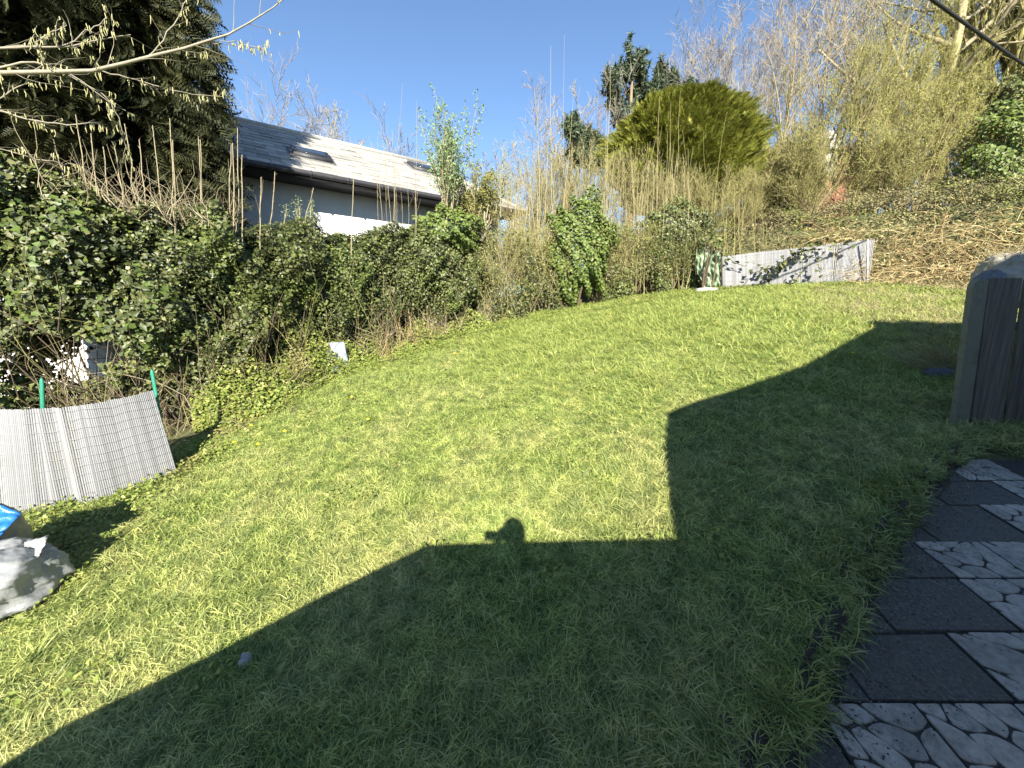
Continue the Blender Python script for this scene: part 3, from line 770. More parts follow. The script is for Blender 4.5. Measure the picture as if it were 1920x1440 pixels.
def sack(name, label, cat, base, size, mat, seed, lobes=1.0, neck=None, rot=0.0):
    """a slumped bag: superellipsoid with facets of crumpled film"""
    r = np.random.default_rng(seed); n, m = 80, 110
    th = np.linspace(0, np.pi, n); ph = np.linspace(0, 2 * np.pi, m, endpoint=False)
    A, B = np.meshgrid(th, ph, indexing='ij')
    d = np.stack([np.sin(A) * np.cos(B), np.sin(A) * np.sin(B), np.cos(A)], -1)
    sg = np.sign(d) * np.abs(d) ** np.array([.82, .82, .75]); k = np.zeros(A.shape)
    for i in range(13):
        v = nrm(r.normal(size=3)); fr = r.uniform(.9, 3.6)
        t = (d @ v) * fr + r.random() + .3 * np.sin(d @ nrm(r.normal(size=3)) * 3)
        k += np.abs((t % 1) - .5) ** 1.4 / fr * r.uniform(.2, .7)
    for i in range(14):
        v = nrm(r.normal(size=3)); fr = r.uniform(4, 9); t = (d @ v) * fr + r.random() + .6 * np.sin(d @ nrm(r.normal(size=3)) * 4)
        k += (1 - np.abs((t % 1) - .5) * 2) ** 4 * .035 * (np.sin(d @ nrm(r.normal(size=3)) * 3 + i) > .1)
    k = 1 + (k - k.mean()) * .34 * lobes
    k[0] = k[0].mean(); k[-1] = k[-1].mean()
    P = sg * k[..., None] * np.array(size) / 2
    P[..., 2] += size[2] / 2; P[..., 2] = np.maximum(P[..., 2], .0)
    P[..., 0] *= 1 + .18 * (1 - P[..., 2] / size[2])
    if neck is not None:
        t = sstep(.72, 1.0, P[..., 2] / size[2]); P[..., :2] = P[..., :2] * (1 - .55 * t[..., None]) + np.array(neck) * t[..., None]
    c, s = math.cos(rot), math.sin(rot); P = P @ np.array([[c, s, 0], [-s, c, 0], [0, 0, 1]])
    o = thing(name, label, cat, base)
    part('bag_body', P + base, grid_faces(n, m, True), mat, o, smooth=True)
    return o, P + base
def film(name, col, tr=.25, rough=.32):
    m, nt, out = newmat(name)
    tc = nt.nodes.new('ShaderNodeTexCoord'); n = noise(nt, 9, 6, tc.outputs['Object'], .7); n2 = noise(nt, 3, 4, tc.outputs['Object'])
    c = mixc(nt, ramp(nt, [(.45, (0, 0, 0)), (.75, (.35, .35, .35))], n2.outputs[0]).outputs[0], col, tuple(x * .6 for x in col))
    p = nt.nodes.new('ShaderNodeBsdfPrincipled'); nt.links.new(c, p.inputs['Base Color']); p.inputs['Roughness'].default_value = rough; p.inputs['Specular IOR Level'].default_value = .55
    b = nt.nodes.new('ShaderNodeBump'); b.inputs['Strength'].default_value = .55; b.inputs['Distance'].default_value = .02
    nt.links.new(n.outputs[0], b.inputs['Height']); nt.links.new(b.outputs[0], p.inputs['Normal'])
    t = nt.nodes.new('ShaderNodeBsdfTranslucent'); nt.links.new(c, t.inputs[0]); mx = nt.nodes.new('ShaderNodeMixShader'); mx.inputs[0].default_value = tr
    nt.links.new(p.outputs[0], mx.inputs[1]); nt.links.new(t.outputs[0], mx.inputs[2]); nt.links.new(mx.outputs[0], out.inputs[0]); return m
M['whitefilm'] = film('white film', (.36, .37, .37), .35, .28); M['bluefilm'] = film('blue film', (.02, .16, .55), .15, .25); M['creamfilm'] = film('cream film', (.36, .33, .26), .2, .4)
b0 = W(-12, 1160, 2.58); b0[2] = float(T(b0[0], b0[1])) - .02
o, Pm = sack('rubbish_sack', 'slumped white plastic sack on the lawn at the left edge', 'sack', b0, (.78, .62, .5), M['whitefilm'], 21, 1.5)
# crimped corner of the sack
U, Vv, h = crumple(16, 16, rs, .1)
P = (b0 + np.array([.2, .06, .36])) + np.stack([U * .2 - .04, h * .6 + .1 * Vv, (Vv - .5) * .22 * (1 - .4 * U) + .1 * U], -1)
part('loose_corner', P, grid_faces(16, 16), M['whitefilm'], o).modifiers.new('t', 'SOLIDIFY').thickness = .003
b1 = W(-22, 1062, 2.9); b1[2] = float(T(b1[0], b1[1])) - .02
o, Pm = sack('compost_bag', 'tall cream bag with a blue printed top behind the white sack', 'bag', b1, (.5, .42, .72), M['creamfilm'], 33, 1.2, neck=(.12, .0))
U, Vv, h = crumple(14, 18, rs, .06)
tp = b1 + np.array([.0, -.02, .78])
a0, a1, a2, a3 = W(-90, 905, 2.72), W(40, 962, 2.74), W(-90, 1040, 2.66), W(2, 1003, 2.68)
P = a0 * ((1 - U) * Vv)[..., None] + a1 * (U * Vv)[..., None] + a2 * ((1 - U) * (1 - Vv))[..., None] + a3 * (U * (1 - Vv))[..., None] + np.stack([0 * h, h * .5 - .03 * np.sin(3.14 * U), h * .3], -1)
part('printed_flap', P, grid_faces(14, 18), M['bluefilm'], o).modifiers.new('t', 'SOLIDIFY').thickness = .003

# pale board lying against the foot of the hedge
U, Vv, h = crumple(12, 14, rs, .04)
q = W(632, 715, 7.3); q[2] = float(T(q[0], q[1]))
P = q + np.stack([(U - .5) * (.56 - .28 * Vv) + .0 * Vv, .12 * Vv + h, Vv * .62], -1)
o = thing('plastic_offcut', 'pale blue grey plastic panel leaning in the foot of the hedge', 'plastic', q)
part('sheet', P, grid_faces(12, 14), surf('blue grey plastic', (.16, .18, .22), (.24, .27, .31), 6, .4, .1), o).modifiers.new('t', 'SOLIDIFY').thickness = .012

# ------------------------------------------------------------------ right-hand board fence
def woodmat():
    m, nt, out = newmat('weathered board')
    tc = nt.nodes.new('ShaderNodeTexCoord'); mp = nt.nodes.new('ShaderNodeMapping'); mp.inputs['Scale'].default_value = (40, 40, 1.6)
    oi = nt.nodes.new('ShaderNodeObjectInfo'); nt.links.new(tc.outputs['Object'], mp.inputs[0])
    n = noise(nt, 1.0, 7, mp.outputs[0], .7); n2 = noise(nt, 5, 4, tc.outputs['Object'])
    c = ramp(nt, [(.3, (.05, .043, .036)), (.55, (.12, .105, .09)), (.8, (.23, .205, .175))], n.outputs[0]).outputs[0]
    c = mixc(nt, ramp(nt, [(.5, (0, 0, 0)), (.75, (.6, .6, .6))], n2.outputs[0]).outputs[0], c, (.1, .105, .07))
    c = mixc(nt, 1.0, c, ramp(nt, [(0, (.75, .75, .78)), (1, (1.2, 1.15, 1.1))], oi.outputs['Random']).outputs[0], 'MULTIPLY')
    p = nt.nodes.new('ShaderNodeBsdfPrincipled'); nt.links.new(c, p.inputs['Base Color']); p.inputs['Roughness'].default_value = .85
    b = nt.nodes.new('ShaderNodeBump'); b.inputs['Strength'].default_value = .5; b.inputs['Distance'].default_value = .004
    nt.links.new(n.outputs[0], b.inputs['Height']); nt.links.new(b.outputs[0], p.inputs['Normal']); nt.links.new(p.outputs[0], out.inputs[0]); return m
M['wood'] = woodmat()
M['postmat'] = surf('mossy concrete', (.11, .11, .08), (.19, .185, .14), 10, .9, .6, c3=(.13, .145, .085))
fb = W(1790, 806, 3.6); ft_ = W(1834, 524, 3.6)
SHX = .075
fo = thing('board_fence', 'dark weathered upright board fence with mossy end post', 'fence', fb)
top_z = ft_[2]; bz = fb[2] - .12
# end post with a rounded top corner
pw = .135
prof = [(0, bz), (pw, bz), (pw, top_z - .0), (.05, top_z), (.012, top_z - .03), (0, top_z - .07)]
V = [[fb[0] + x - .02 - (z - bz) * SHX, fb[1] + y, z] for y in (-.02, .03) for x, z in prof]; n = len(prof)
me = bpy.data.meshes.new('m'); me.from_pydata([tuple(np.array(v) - fb) for v in V], [], [list(range(n))[::-1], list(range(n, 2 * n))][::1] + [[i, (i + 1) % n, n + (i + 1) % n, n + i] for i in range(n)])
obj('post', me, M['postmat'], fo)
d = nrm(np.array([1, -.12, 0])); nn_ = np.array([-d[1], d[0], 0]) * -1
x = pw + .02
for k, (w, grooves, dz) in enumerate(((.255, 0, .03), (.27, 3, .035), (.25, 2, .02), (.26, 3, .03), (.25, 0, .03))):
    ng = 24; xs = np.linspace(0, w, ng); prof = np.zeros(ng)
    if grooves: prof = .011 * (np.sin(xs / w * grooves * 2 * np.pi + .5) > 0)
    t = np.linspace(0, 1, 2); V = []
    for zz in (bz + .02, top_z + dz - .02 + rs.normal(0, .006)):
        lean = (zz - bz) * (.004 * (k - 1) - SHX)
        for i in range(ng):
            P = fb + d * (x + xs[i] + lean - .02); V.append([P[0] - nn_[0] * 0 + 0, P[1] - .012 - prof[i], zz])
        for i in range(ng)[::-1]:
            P = fb + d * (x + xs[i] + lean - .02); V.append([P[0], P[1] + .014, zz])
    m2 = 2 * ng; F = np.array([[i, (i + 1) % m2, m2 + (i + 1) % m2, m2 + i] for i in range(m2)])
    V = np.array(V) - fb
    me = bpy.data.meshes.new('m'); me.from_pydata([tuple(v) for v in V], [], F.tolist() + [list(range(m2))[::-1], list(range(m2, 2 * m2))])
    obj('board', me, M['wood'], fo)
    x += w + (.03 if k == 0 else .016)
for zz in (bz + .35, top_z - .42):
    P0, P1 = fb + d * .1, fb + d * 1.5
    V, F = tubes(np.array([[P0[0], P0[1] + .045, zz], [P1[0], P1[1] + .045, zz]]), np.array([.04, .04]), 4, True); part('rail', V, F, M['wood'], fo)
# bags stacked behind that fence
q = W(1872, 560, 5.2); q[2] = W(1872, 478, 5.2)[2] - .72
o, _ = sack('straw_sack', 'pale sack of straw showing above the board fence', 'sack', q, (.54, .45, .75), M['creamfilm'], 51, 1.0)
P0 = q + np.array([0, 0, .7]) + rs.normal(0, .11, (260, 3)) * np.array([1.3, 1, .6])
Pp, Rr = grow(rs, P0, rs.normal(size=(260, 3)), .14, .003, 3, .3); V, F = tubes(Pp, Rr, 3); part('straw', V, F, M['straw'], o, 'stuff')
q2 = W(1850, 560, 5.1); q2[2] = W(1850, 508, 5.1)[2] - .6
sack('rubble_bag', 'crumpled blue grey bag behind the top of the end post', 'bag', q2, (.3, .3, .6), film('grey film', (.16, .17, .19)), 52, 1.6)
q3 = W(1915, 560, 5.3); q3[2] = W(1905, 484, 5.3)[2] - .6
sack('blue_bag', 'light blue bag edge beside the straw sack behind the fence', 'bag', q3, (.3, .4, .63), film('light blue film', (.16, .26, .32)), 53, 1.2)

# ------------------------------------------------------------------ white house with slate roof beyond the hedge
ED = np.array([.823, .568, 0]); NW = np.array([-.568, .823, 0]); UPV = np.array([0, 0, 1.0])
EZ = 3.6
def HP(e, w, z): return ED * e + NW * w + UPV * (Z0 + z)
WE, WR, ZR = 11.7, 15.26, 5.74
E0, ER, E1 = -1.4, 6.5, 8.6
M['whitewall'] = surf('white render', (.58, .57, .55), (.66, .65, .63), 3, .9, .25)
M['slate'] = leafmat('slate', [(.18, .17, .155), (.24, .23, .21), (.3, .285, .26)], .75, .3, 0)
m, nt, out = newmat('slate tile'); oi = nt.nodes.new('ShaderNodeObjectInfo'); g = nt.nodes.new('ShaderNodeNewGeometry')
n = noise(nt, 5, 6, g.outputs['Position'], .7)
c = ramp(nt, [(0, (.24, .23, .21)), (.5, (.32, .305, .275)), (1, (.41, .39, .345))], oi.outputs['Random']).outputs[0]
c = mixc(nt, ramp(nt, [(.5, (0, 0, 0)), (.75, (.8, .8, .8))], n.outputs[0]).outputs[0], c, (.16, .15, .11))
p = nt.nodes.new('ShaderNodeBsdfPrincipled'); nt.links.new(c, p.inputs['Base Color']); p.inputs['Roughness'].default_value = .75; nt.links.new(p.outputs[0], out.inputs[0])
M['slate'] = m
M['gutter'] = surf('dark gutter', (.03, .03, .035), (.05, .05, .055), 10, .5, 0)
M['glass'] = surf('dark glass', (.02, .025, .03), (.03, .035, .04), 3, .1, 0, .6)
wh = thing('house', 'white rendered house with grey slate roof beyond the hedge', 'house', HP(3, WE + 2, -1.5))
def hbox(e0, e1, w0, w1, z0, z1):
    V = np.array([HP(e, w, z) for e in (e0, e1) for w in (w0, w1) for z in (z0, z1)])
    return V, np.array([[0, 1, 3, 2], [4, 6, 7, 5], [0, 4, 5, 1], [2, 3, 7, 6], [0, 2, 6, 4], [1, 5, 7, 3]])
V, F = hbox(E0 + .3, E1 - .55, WE + .85, 2 * WR - WE - .7, -2.6, EZ - .02); part('wall', V, F, M['whitewall'], wh)
V, F = hbox(E0, E1 - .02, WE + .04, WE + .87, EZ - .14, EZ - .03); part('soffit', V, F, M['gutter'], wh)
# roof shell
V = np.array([HP(E0, WE, EZ), HP(E1, WE, EZ), HP(ER, WR, ZR), HP(E0, WR, ZR), HP(E1, 2 * WR - WE, EZ), HP(E0, 2 * WR - WE, EZ)])
me = bpy.data.meshes.new('m'); me.from_pydata([tuple(v - np.array(wh.location)) for v in V], [], [[0, 1, 2, 3], [1, 4, 2], [3, 2, 4, 5]]); me.materials.append(M['gutter'])
roof = obj('roof', me, None, wh)
SLd = nrm(np.array([0, WR - WE, ZR - EZ])); Ls = math.hypot(WR - WE, ZR - EZ)
sd = nrm(NW * (WR - WE) + UPV * (ZR - EZ)); nrmS = nrm(np.cross(ED, sd)); nrmS = nrmS if nrmS[2] > 0 else -nrmS
SW, SH = .5, .34
sv, sf_ = box_vf((0, 0, 0), (SW - .012, SH + .06, .014))
TILE = bpy.data.meshes.new('slate'); TILE.from_pydata([tuple(v) for v in sv], [], sf_.tolist()); TILE.materials.append(M['slate'])
rt = np.random.default_rng(9)
nrow = int(Ls / SH)
rotm = Matrix((tuple(ED), tuple(sd), tuple(nrmS))).transposed()
for r in range(nrow):
    t = (r + .5) / nrow
    e1 = E1 + (ER - E1) * t
    x = E0 + .1 + (.5 * SW if r % 2 else 0)
    while x < e1 - .05:
        P = HP(x, WE, EZ) + sd * ((r + .5) * Ls / nrow) + nrmS * .03
        o = bpy.data.objects.new('slate', TILE); COL.objects.link(o); o.parent = roof
        q = rotm.to_quaternion() @ Matrix.Rotation(-.045 + rt.normal(0, .006), 3, 'X').to_quaternion() @ Matrix.Rotation(rt.normal(0, .012), 3, 'Z').to_quaternion()
        o.rotation_mode = 'QUATERNION'; o.rotation_quaternion = q; o.location = P + nrmS * rt.normal(0, .003) - np.array(wh.location)
        x += SW
rp = np.array([HP(E0 - .1, WR, ZR + .05), HP((E0 + ER) / 2, WR, ZR + .05), HP(ER, WR, ZR + .05)])
V, F = tubes(rp, np.full(3, .09), 8, True); part('ridge', V, F, M['whitestone'], wh)
rp = np.array([HP(ER, WR, ZR + .03), HP((E1 + ER) / 2, (WE + WR) / 2, (EZ + ZR) / 2 + .03), HP(E1, WE, EZ + .03)])
V, F = tubes(rp, np.full(3, .07), 8, True); part('hip', V, F, M['slate'], wh)
gp = np.array([HP(e, WE - .06, EZ - .06) for e in np.linspace(E0, E1, 6)])
V, F = tubes(gp, np.full(6, .07), 8, True); gut = part('gutter', V, F, M['gutter'], wh)
for e in np.arange(E0 + .5, E1, .9):
    V, F = hbox(e - .015, e + .015, WE - .14, WE + .02, EZ - .14, EZ - .0)
    o = obj('bracket', mesh_np(V - np.array(wh.location), F), M['gutter'], gut)
def skylight(px, py):
    # point of the roof plane under a pixel
    u, v = px - 960.0, py - 720.0; dr = np.array([u, FPX * CP - v * SP, -(v * CP + FPX * SP)])
    o0 = HP(0, WE, EZ); t = ((o0 - np.array([0, 0, Z0])) @ nrmS) / (dr @ nrmS)
    c = np.array([0, 0, Z0]) + dr * t
    def slab(w, h, z0, z1):
        return np.array([c + ED * x + sd * y + nrmS * z for x in (-w / 2, w / 2) for y in (-h / 2, h / 2) for z in (z0, z1)])
    F = np.array([[0, 1, 3, 2], [4, 6, 7, 5], [0, 4, 5, 1], [2, 3, 7, 6], [0, 2, 6, 4], [1, 5, 7, 3]])
    k = part('roof_window', slab(.95, .8, .0, .14), F, M['gutter'], wh)
    obj('pane', mesh_np(slab(.72, .5, .142, .155) - np.array(wh.location), F), M['glass'], k)
    obj('flashing', mesh_np(slab(1.15, 1.0, .02, .06) - np.array(wh.location), F), surf('lead flashing', (.1, .1, .1), (.15, .15, .15), 6, .6, .1), k)
skylight(584, 296); skylight(793, 320)
cp_ = np.array([HP(e, WE + .82, 1.75 + .02 * math.sin(e)) for e in np.linspace(E0 + .4, 5, 9)])
V, F = tubes(cp_, np.full(9, .018), 6); part('cable', V, F, M['gutter'], wh)

# low white garden wall glimpsed through the hedge at lower left
gw = thing('garden_wall', 'low white garden wall glimpsed through the ivy at the left', 'wall', (-8.2, 7.6, Z0 - 2.4))
V, F = box_vf((-8.4, 6.9, Z0 - 1.35), (4.2, .2, 2.3)); part('wall', V, F, M['whitewall'], gw)
V, F = box_vf((-8.4, 6.88, Z0 - .18), (4.3, .3, .07)); part('coping', V, F, M['rooftile'], gw)

# brick house far behind the trees on the right
bh = thing('house', 'red brick house with white gable glimpsed far behind the bare trees', 'house', (22, 27, Z0 + 2))
def fbox(px0, px1, py0, py1, F, d):
    a, b = W(px0, py1, F), W(px1, py0, F)
    return box_vf(((a[0] + b[0]) / 2, F + d / 2, (a[2] + b[2]) / 2), (b[0] - a[0], d, b[2] - a[2]))
M['brick'] = surf('red brick', (.22, .1, .065), (.3, .15, .09), 12, .9, .3)
V, F = fbox(1500, 1650, 300, 420, 27, 6); part('wall', V, F, M['brick'], bh)
V, F = fbox(1535, 1580, 245, 330, 26.8, 3); part('gable', V, F, surf('dull cream render', (.3, .29, .27), (.38, .37, .34), 3, .9, .2), bh)
for k in ((1545, 1562, 255, 285), (1610, 1626, 300, 330), (1507, 1522, 335, 352)):
    V, F = fbox(*k, 26.7, .2); o = part('window', V, F, M['whitewall'], bh)
    V, F = fbox(k[0] + 3, k[1] - 3, k[2] + 4, k[3] - 4, 26.65, .1); o2 = obj('pane', mesh_np(V - np.array(bh.location), F), M['glass'], o)
a, b = W(1480, 285, 27), W(1670, 285, 27); tz = W(1600, 232, 27)[2]
V = np.array([[a[0], 26.5, a[2]], [b[0], 26.5, a[2]], [b[0] - 1, 30, tz], [a[0] + 1, 30, tz], [a[0], 33.5, a[2]], [b[0], 33.5, a[2]]])
me = bpy.data.meshes.new('m'); me.from_pydata([tuple(v - np.array(bh.location)) for v in V], [], [[0, 1, 2, 3], [3, 2, 5, 4], [1, 5, 2], [0, 3, 4]]); me.materials.append(M['rooftile']); obj('roof', me, None, bh)

# ------------------------------------------------------------------ hedges
HB = np.array([[-10.5, 4.6], [-6.9, 4.95], [-5.1, 5.5], [-4.1, 6.3], [-3.5, 7.6], [-2.2, 8.9], [-.6, 9.9], [1, 10.5], [3, 10.95], [5, 11.1]])
_hd = np.concatenate([[0], np.cumsum(np.linalg.norm(np.diff(HB, axis=0), axis=1))])
def hb(s):
    p = np.stack([np.interp(s, _hd, HB[:, 0]), np.interp(s, _hd, HB[:, 1])], -1)
    d = np.stack([np.interp(s + .3, _hd, HB[:, 0]) - np.interp(s - .3, _hd, HB[:, 0]), np.interp(s + .3, _hd, HB[:, 1]) - np.interp(s - .3, _hd, HB[:, 1])], -1)
    d = nrm(d); return p, np.stack([d[:, 1], -d[:, 0]], -1)
def s_at(px):                                               # hedge arc length under a photo column (front face)
    S = np.linspace(0, _hd[-1], 800); p, _ = hb(S)
    x = 960 + p[:, 0] / p[:, 1] * FPX * 1.02
    return float(np.interp(px, x, S))
def htop(s): return np.interp(s, [0, s_at(100), s_at(300), s_at(600), s_at(650), s_at(900), s_at(1080), s_at(1200), s_at(1350)],
                              [1.95, 1.78, 1.56, 1.52, 1.66, 2.05, 2.5, 2.4, 2.0]) + Z0
def bulge(s, z):
    return .22 * np.sin(s * 2.1 + z * 1.3) + .16 * np.sin(s * 4.7 - z * 3.1 + 1) + .12 * np.sin(s * 8.3 + z * 6.2 + 2) + .07 * np.sin(s * 15 - z * 13)
def hedge_pts(rng, n, s0, s1, y0=0, y1=1, thick=1.5, depth=.3, topfrac=.22, undercut=.55, gap=None):
    s = s0 + (s1 - s0) * rng.random(n); p, nv = hb(s)
    zb = T(p[:, 0], p[:, 1]); zt = htop(s) + .16 * np.sin(s * 3.3) + .1 * np.sin(s * 7.9 + 1)
    y = y0 + (y1 - y0) * rng.random(n)
    top = rng.random(n) < topfrac
    y = np.where(top, 1 - np.abs(rng.normal(0, .05, n)), y)
    z = zb + y * (zt - zb)
    d = bulge(s, z) * .8 - np.abs(rng.normal(0, depth, n)) - undercut * sstep(.42, .0, y) - .35 * sstep(.8, 1.05, y)
    d = np.where(top, bulge(s, z) * .4 - .2 - rng.random(n) * thick, d)
    P = np.concatenate([p + nv * d[:, None], z[:, None]], 1)
    N = np.concatenate([nv * 1.0, np.full((n, 1), .55)], 1) + rng.normal(0, .55, (n, 3))
    N = np.where(top[:, None], N * np.array([.5, .5, 1]) + np.array([0, 0, .8]), N)
    if gap is not None:
        k = gap(s, y, rng); return P[k], N[k], s[k], y[k]
    return P, N, s, y
rh = np.random.default_rng(21)
def clump(s, y, rng, lo=-.35, hi=.35, fs=3.1, fy=5.0, base=.0):
    v = np.sin(s * fs + 2 * np.sin(y * 4)) * np.sin(y * fy * 2 + 1.7 * np.sin(s * 1.9)) + .5 * np.sin(s * 9 + y * 7) * np.sin(y * 17 - s * 3)
    return rng.random(len(s)) < base + (1 - base) * sstep(lo, hi, v)
cL = (s_at(75), .3)
def gapA(s, y, rng):
    hole = (((s - s_at(55)) / .6) ** 2 + ((y - .36) / .09) ** 2 < 1) | (((s - s_at(190)) / .3) ** 2 + ((y - .38) / .05) ** 2 < 1)
    low = rng.random(len(s)) < .3 + .7 * sstep(.1, .45, y)
    return (~hole) & low & clump(s, y, rng, -.7, .2, base=.4)
def gapB(s, y, rng): return (rng.random(len(s)) < .25 + .75 * sstep(.08, .4, y)) & clump(s, y, rng, -.6, .3, base=.45)

sA0, sA1 = s_at(-150), s_at(560); sB0, sB1 = s_at(540), s_at(930)
def stems(rng, n, s0, s1, root, mat, hmax=1.0, d0=-.2, d1=-.8, r=.012, lean=.25, wander=.22):
    s = s0 + (s1 - s0) * rng.random(n); p, nv = hb(s); b = p + nv * (d0 + (d1 - d0) * rng.random(n))[:, None]
    zb = T(b[:, 0], b[:, 1]); H = (htop(s) - zb) * hmax * (.35 + .65 * rng.random(n))
    D = np.stack([rng.normal(0, lean, n), rng.normal(0, lean, n), np.ones(n)], -1)
    P, R = grow(rng, np.stack([b[:, 0], b[:, 1], zb - .05], -1), D, H, r * (.4 + rng.random(n)), 7, wander, (0, 0, .08))
    q, d, L, rr = sub(rng, P, R, 3, .3, .95, 50, .35, .6)
    P2, R2 = grow(rng, q, d, L, rr, 5, .25, (0, 0, .05))
    V, F = cat_vf([tubes(P, R, 4), tubes(P2, R2, 3)])
    return part('stems', V, F, mat, root, 'stuff')

# the ivy-covered left hedge
pA, _ = hb(np.array([(sA0 + sA1) / 2]))
hA = thing('ivy_hedge', 'tall dark ivy covered hedge along the left boundary behind the grey screen', 'hedge', gpt(*pA[0]), 'boundary hedge')
P, N, s, y = hedge_pts(rh, 56000, sA0, sA1, .03, 1, depth=.26, gap=gapA)
S = rh.uniform(.035, .08, len(P)) * np.where(s < s_at(250), 1.1, .88)
V, F = leaves(P, N, S, IVY, IVY_F, rh); part('foliage', V, F, M['ivy'], hA, 'stuff')
def inner(root, n, s0, s1, size, gap=None):
    P_, N_, s_, y_ = hedge_pts(rh, n, s0, s1, .0, .97, depth=.25, topfrac=.1, undercut=.3, gap=gap)
    _, nv_ = hb(s_); P_[:, :2] -= nv_ * (.45 + .5 * rh.random(len(s_)))[:, None]
    V, F = leaves(P_, N_, rh.uniform(*size, len(P_)), LEAF * np.array([1.9, 1, 1]), LEAF_F, rh); part('inner_foliage', V, F, M['ivy'], root, 'stuff')
inner(hA, 26000, sA0, sA1, (.08, .13), lambda s, y, r: ~((((s - s_at(55)) / .6) ** 2 + ((y - .34) / .1) ** 2 < 1)))
# brighter spring shoots hanging at the front
k = rh.permutation(len(P))[:2600]; V, F = leaves(P[k] + nrm(N[k]) * .08, N[k] + rh.normal(0, .3, (len(k), 3)), S[k] * .75, IVY, IVY_F, rh); part('young_leaves', V, F, M['ivy_bright'], hA, 'stuff')
# the nearest 300 large leaves are leaves of their own
Pn, Nn, s, y = hedge_pts(rh, 900, s_at(0), s_at(420), .4, .95, depth=.05, topfrac=0, gap=gapA)
o_ = np.argsort(Pn[:, 1] + .2 * np.abs(Pn[:, 0]))[:300]
LM = mesh_np(IVY, IVY_F); LM.materials.append(M['ivy_bright'])
LM2 = mesh_np(IVY * np.array([.9, 1.1, 1.5]), IVY_F); LM2.materials.append(M['ivy'])
locA = np.array(hA.location)
for j, i in enumerate(o_):
    q = bpy.data.objects.new('leaf', LM if j % 3 == 0 else LM2); COL.objects.link(q); q.parent = hA
    q.rotation_euler = (Vector(nrm(Nn[i:i + 1])[0]).to_track_quat('Z', 'Y') @ Matrix.Rotation(rh.random() * 6.28, 4, 'Z').to_quaternion()).to_euler()
    q.location = Pn[i] + nrm(Nn[i:i + 1])[0] * .12 - locA; sc = rh.uniform(.065, .1); q.scale = (sc, sc, sc)
stems(rh, 150, sA0, sA1, hA, M['twig_dark'], .8, -.2, -1.0, .016)
stems(rh, 90, s_at(60), sA1, hA, M['twig_pale'], .6, .12, -.4, .006, .5, .3)
stems(rh, 60, s_at(0), sA1, hA, M['twig_olive'], .95, .15, -.2, .006, .4, .35)
# pale upright shoots standing out of the hedge top
for px, yt in ((100, 262), (138, 215), (165, 250), (190, 275), (222, 268), (240, 232), (262, 262), (284, 235), (318, 222), (322, 262), (372, 258), (378, 262), (420, 272), (432, 268), (447, 240), (458, 290), (495, 332), (517, 322), (585, 352), (660, 332)):
    s = s_at(px); p, nv = hb(np.array([s])); q = p[0] - nv[0] * rh.uniform(.2, 1.0)
    top = W(px + rh.normal(0, 6), yt, q[1]); b = np.array([q[0] * .5 + top[0] * .5, q[1], htop(s) - .5])
    n = 7; t = np.linspace(0, 1, n)[:, None]; path = b * (1 - t) + top * t + rh.normal(0, .012, (n, 3)) * np.sin(t * 3.14)
    pp = [tubes(path, np.linspace(.011, .006, n), 4)]
    q_, d_, L_, r_ = sub(rh, path[None], np.linspace(.008, .004, n)[None], 12, .2, 1, 40, .05, .7)
    P2, R2 = grow(rh, q_, d_, .03 + .03 * rh.random(12), .004, 3, .1); pp.append(tubes(P2, R2, 3))
    if rh.random() < .4:
        q_, d_, L_, r_ = sub(rh, path[None], np.linspace(.008, .004, n)[None], 2, .3, .7, 28, .4, .7); P2, R2 = grow(rh, q_, d_, L_, r_, 5, .08, (0, 0, .2)); pp.append(tubes(P2, R2, 3))
    V, F = cat_vf(pp); part('shoot', V, F, M['twig_pale'] if px > 90 else M['twig_dark'], hA)
# tangled bare twigs over the hedge top
n = 240; s = s_at(60) + (s_at(470) - s_at(60)) * rh.random(n); p, nv = hb(s); q = p - nv * (rh.random(n) * 1.3)[:, None]
P1, R1 = grow(rh, np.stack([q[:, 0], q[:, 1], htop(s) - .3 + .2 * rh.random(n)], -1), np.stack([rh.normal(0, .9, n), rh.normal(0, .5, n), .5 + rh.random(n)], -1), .35 + .6 * rh.random(n), .006, 6, .28, (0, 0, -.02))
V, F = tubes(P1, R1, 3); part('bare_twigs', V, F, M['twig_pale'], hA, 'stuff')

# the middle hedge
pB, _ = hb(np.array([(sB0 + sB1) / 2]))
hB = thing('mixed_hedge', 'dark leafy hedge with bare pale stems at its foot below the white house', 'hedge', gpt(*pB[0]), 'boundary hedge')
P, N, s, y = hedge_pts(rh, 50000, sB0, sB1, .03, 1, depth=.28, gap=gapB)
V, F = leaves(P, N, rh.uniform(.032, .065, len(P)), IVY, IVY_F, rh); part('foliage', V, F, M['ivy'], hB, 'stuff')
k = rh.permutation(len(P))[:3200]; V, F = leaves(P[k] + nrm(N[k]) * .07, N[k], rh.uniform(.035, .06, len(k)), IVY, IVY_F, rh); part('young_leaves', V, F, M['ivy_bright'], hB, 'stuff')
inner(hB, 26000, sB0, sB1, (.08, .13))
stems(rh, 120, sB0, sB1, hB, M['twig_dark'], .8, -.2, -1.0, .02)
stems(rh, 80, s_at(640), sB1, hB, M['twig_pale'], .5, .2, -.3, .011, .35, .35)
stems(rh, 60, s_at(560), sB1, hB, M['twig_olive'], .95, .2, -.2, .006, .4, .35)
stems(rh, 60, s_at(700), s_at(800), hB, M['bracken'], .4, .35, -.1, .007, .3, .2)
# a gnarled pollarded stub of pale wood
st0 = W(905, 452, 10.0); Pb, Rb = grow(rh, np.repeat(st0[None], 6, 0), np.stack([rh.normal(0, .5, 6), rh.normal(0, .3, 6), np.ones(6)], -1), rh.uniform(.35, .75, 6), .035, 5, .2, tip=.6)
V, F = tubes(Pb, Rb, 6, True); part('pollard_stub', V, F, M['hazel'], hB)

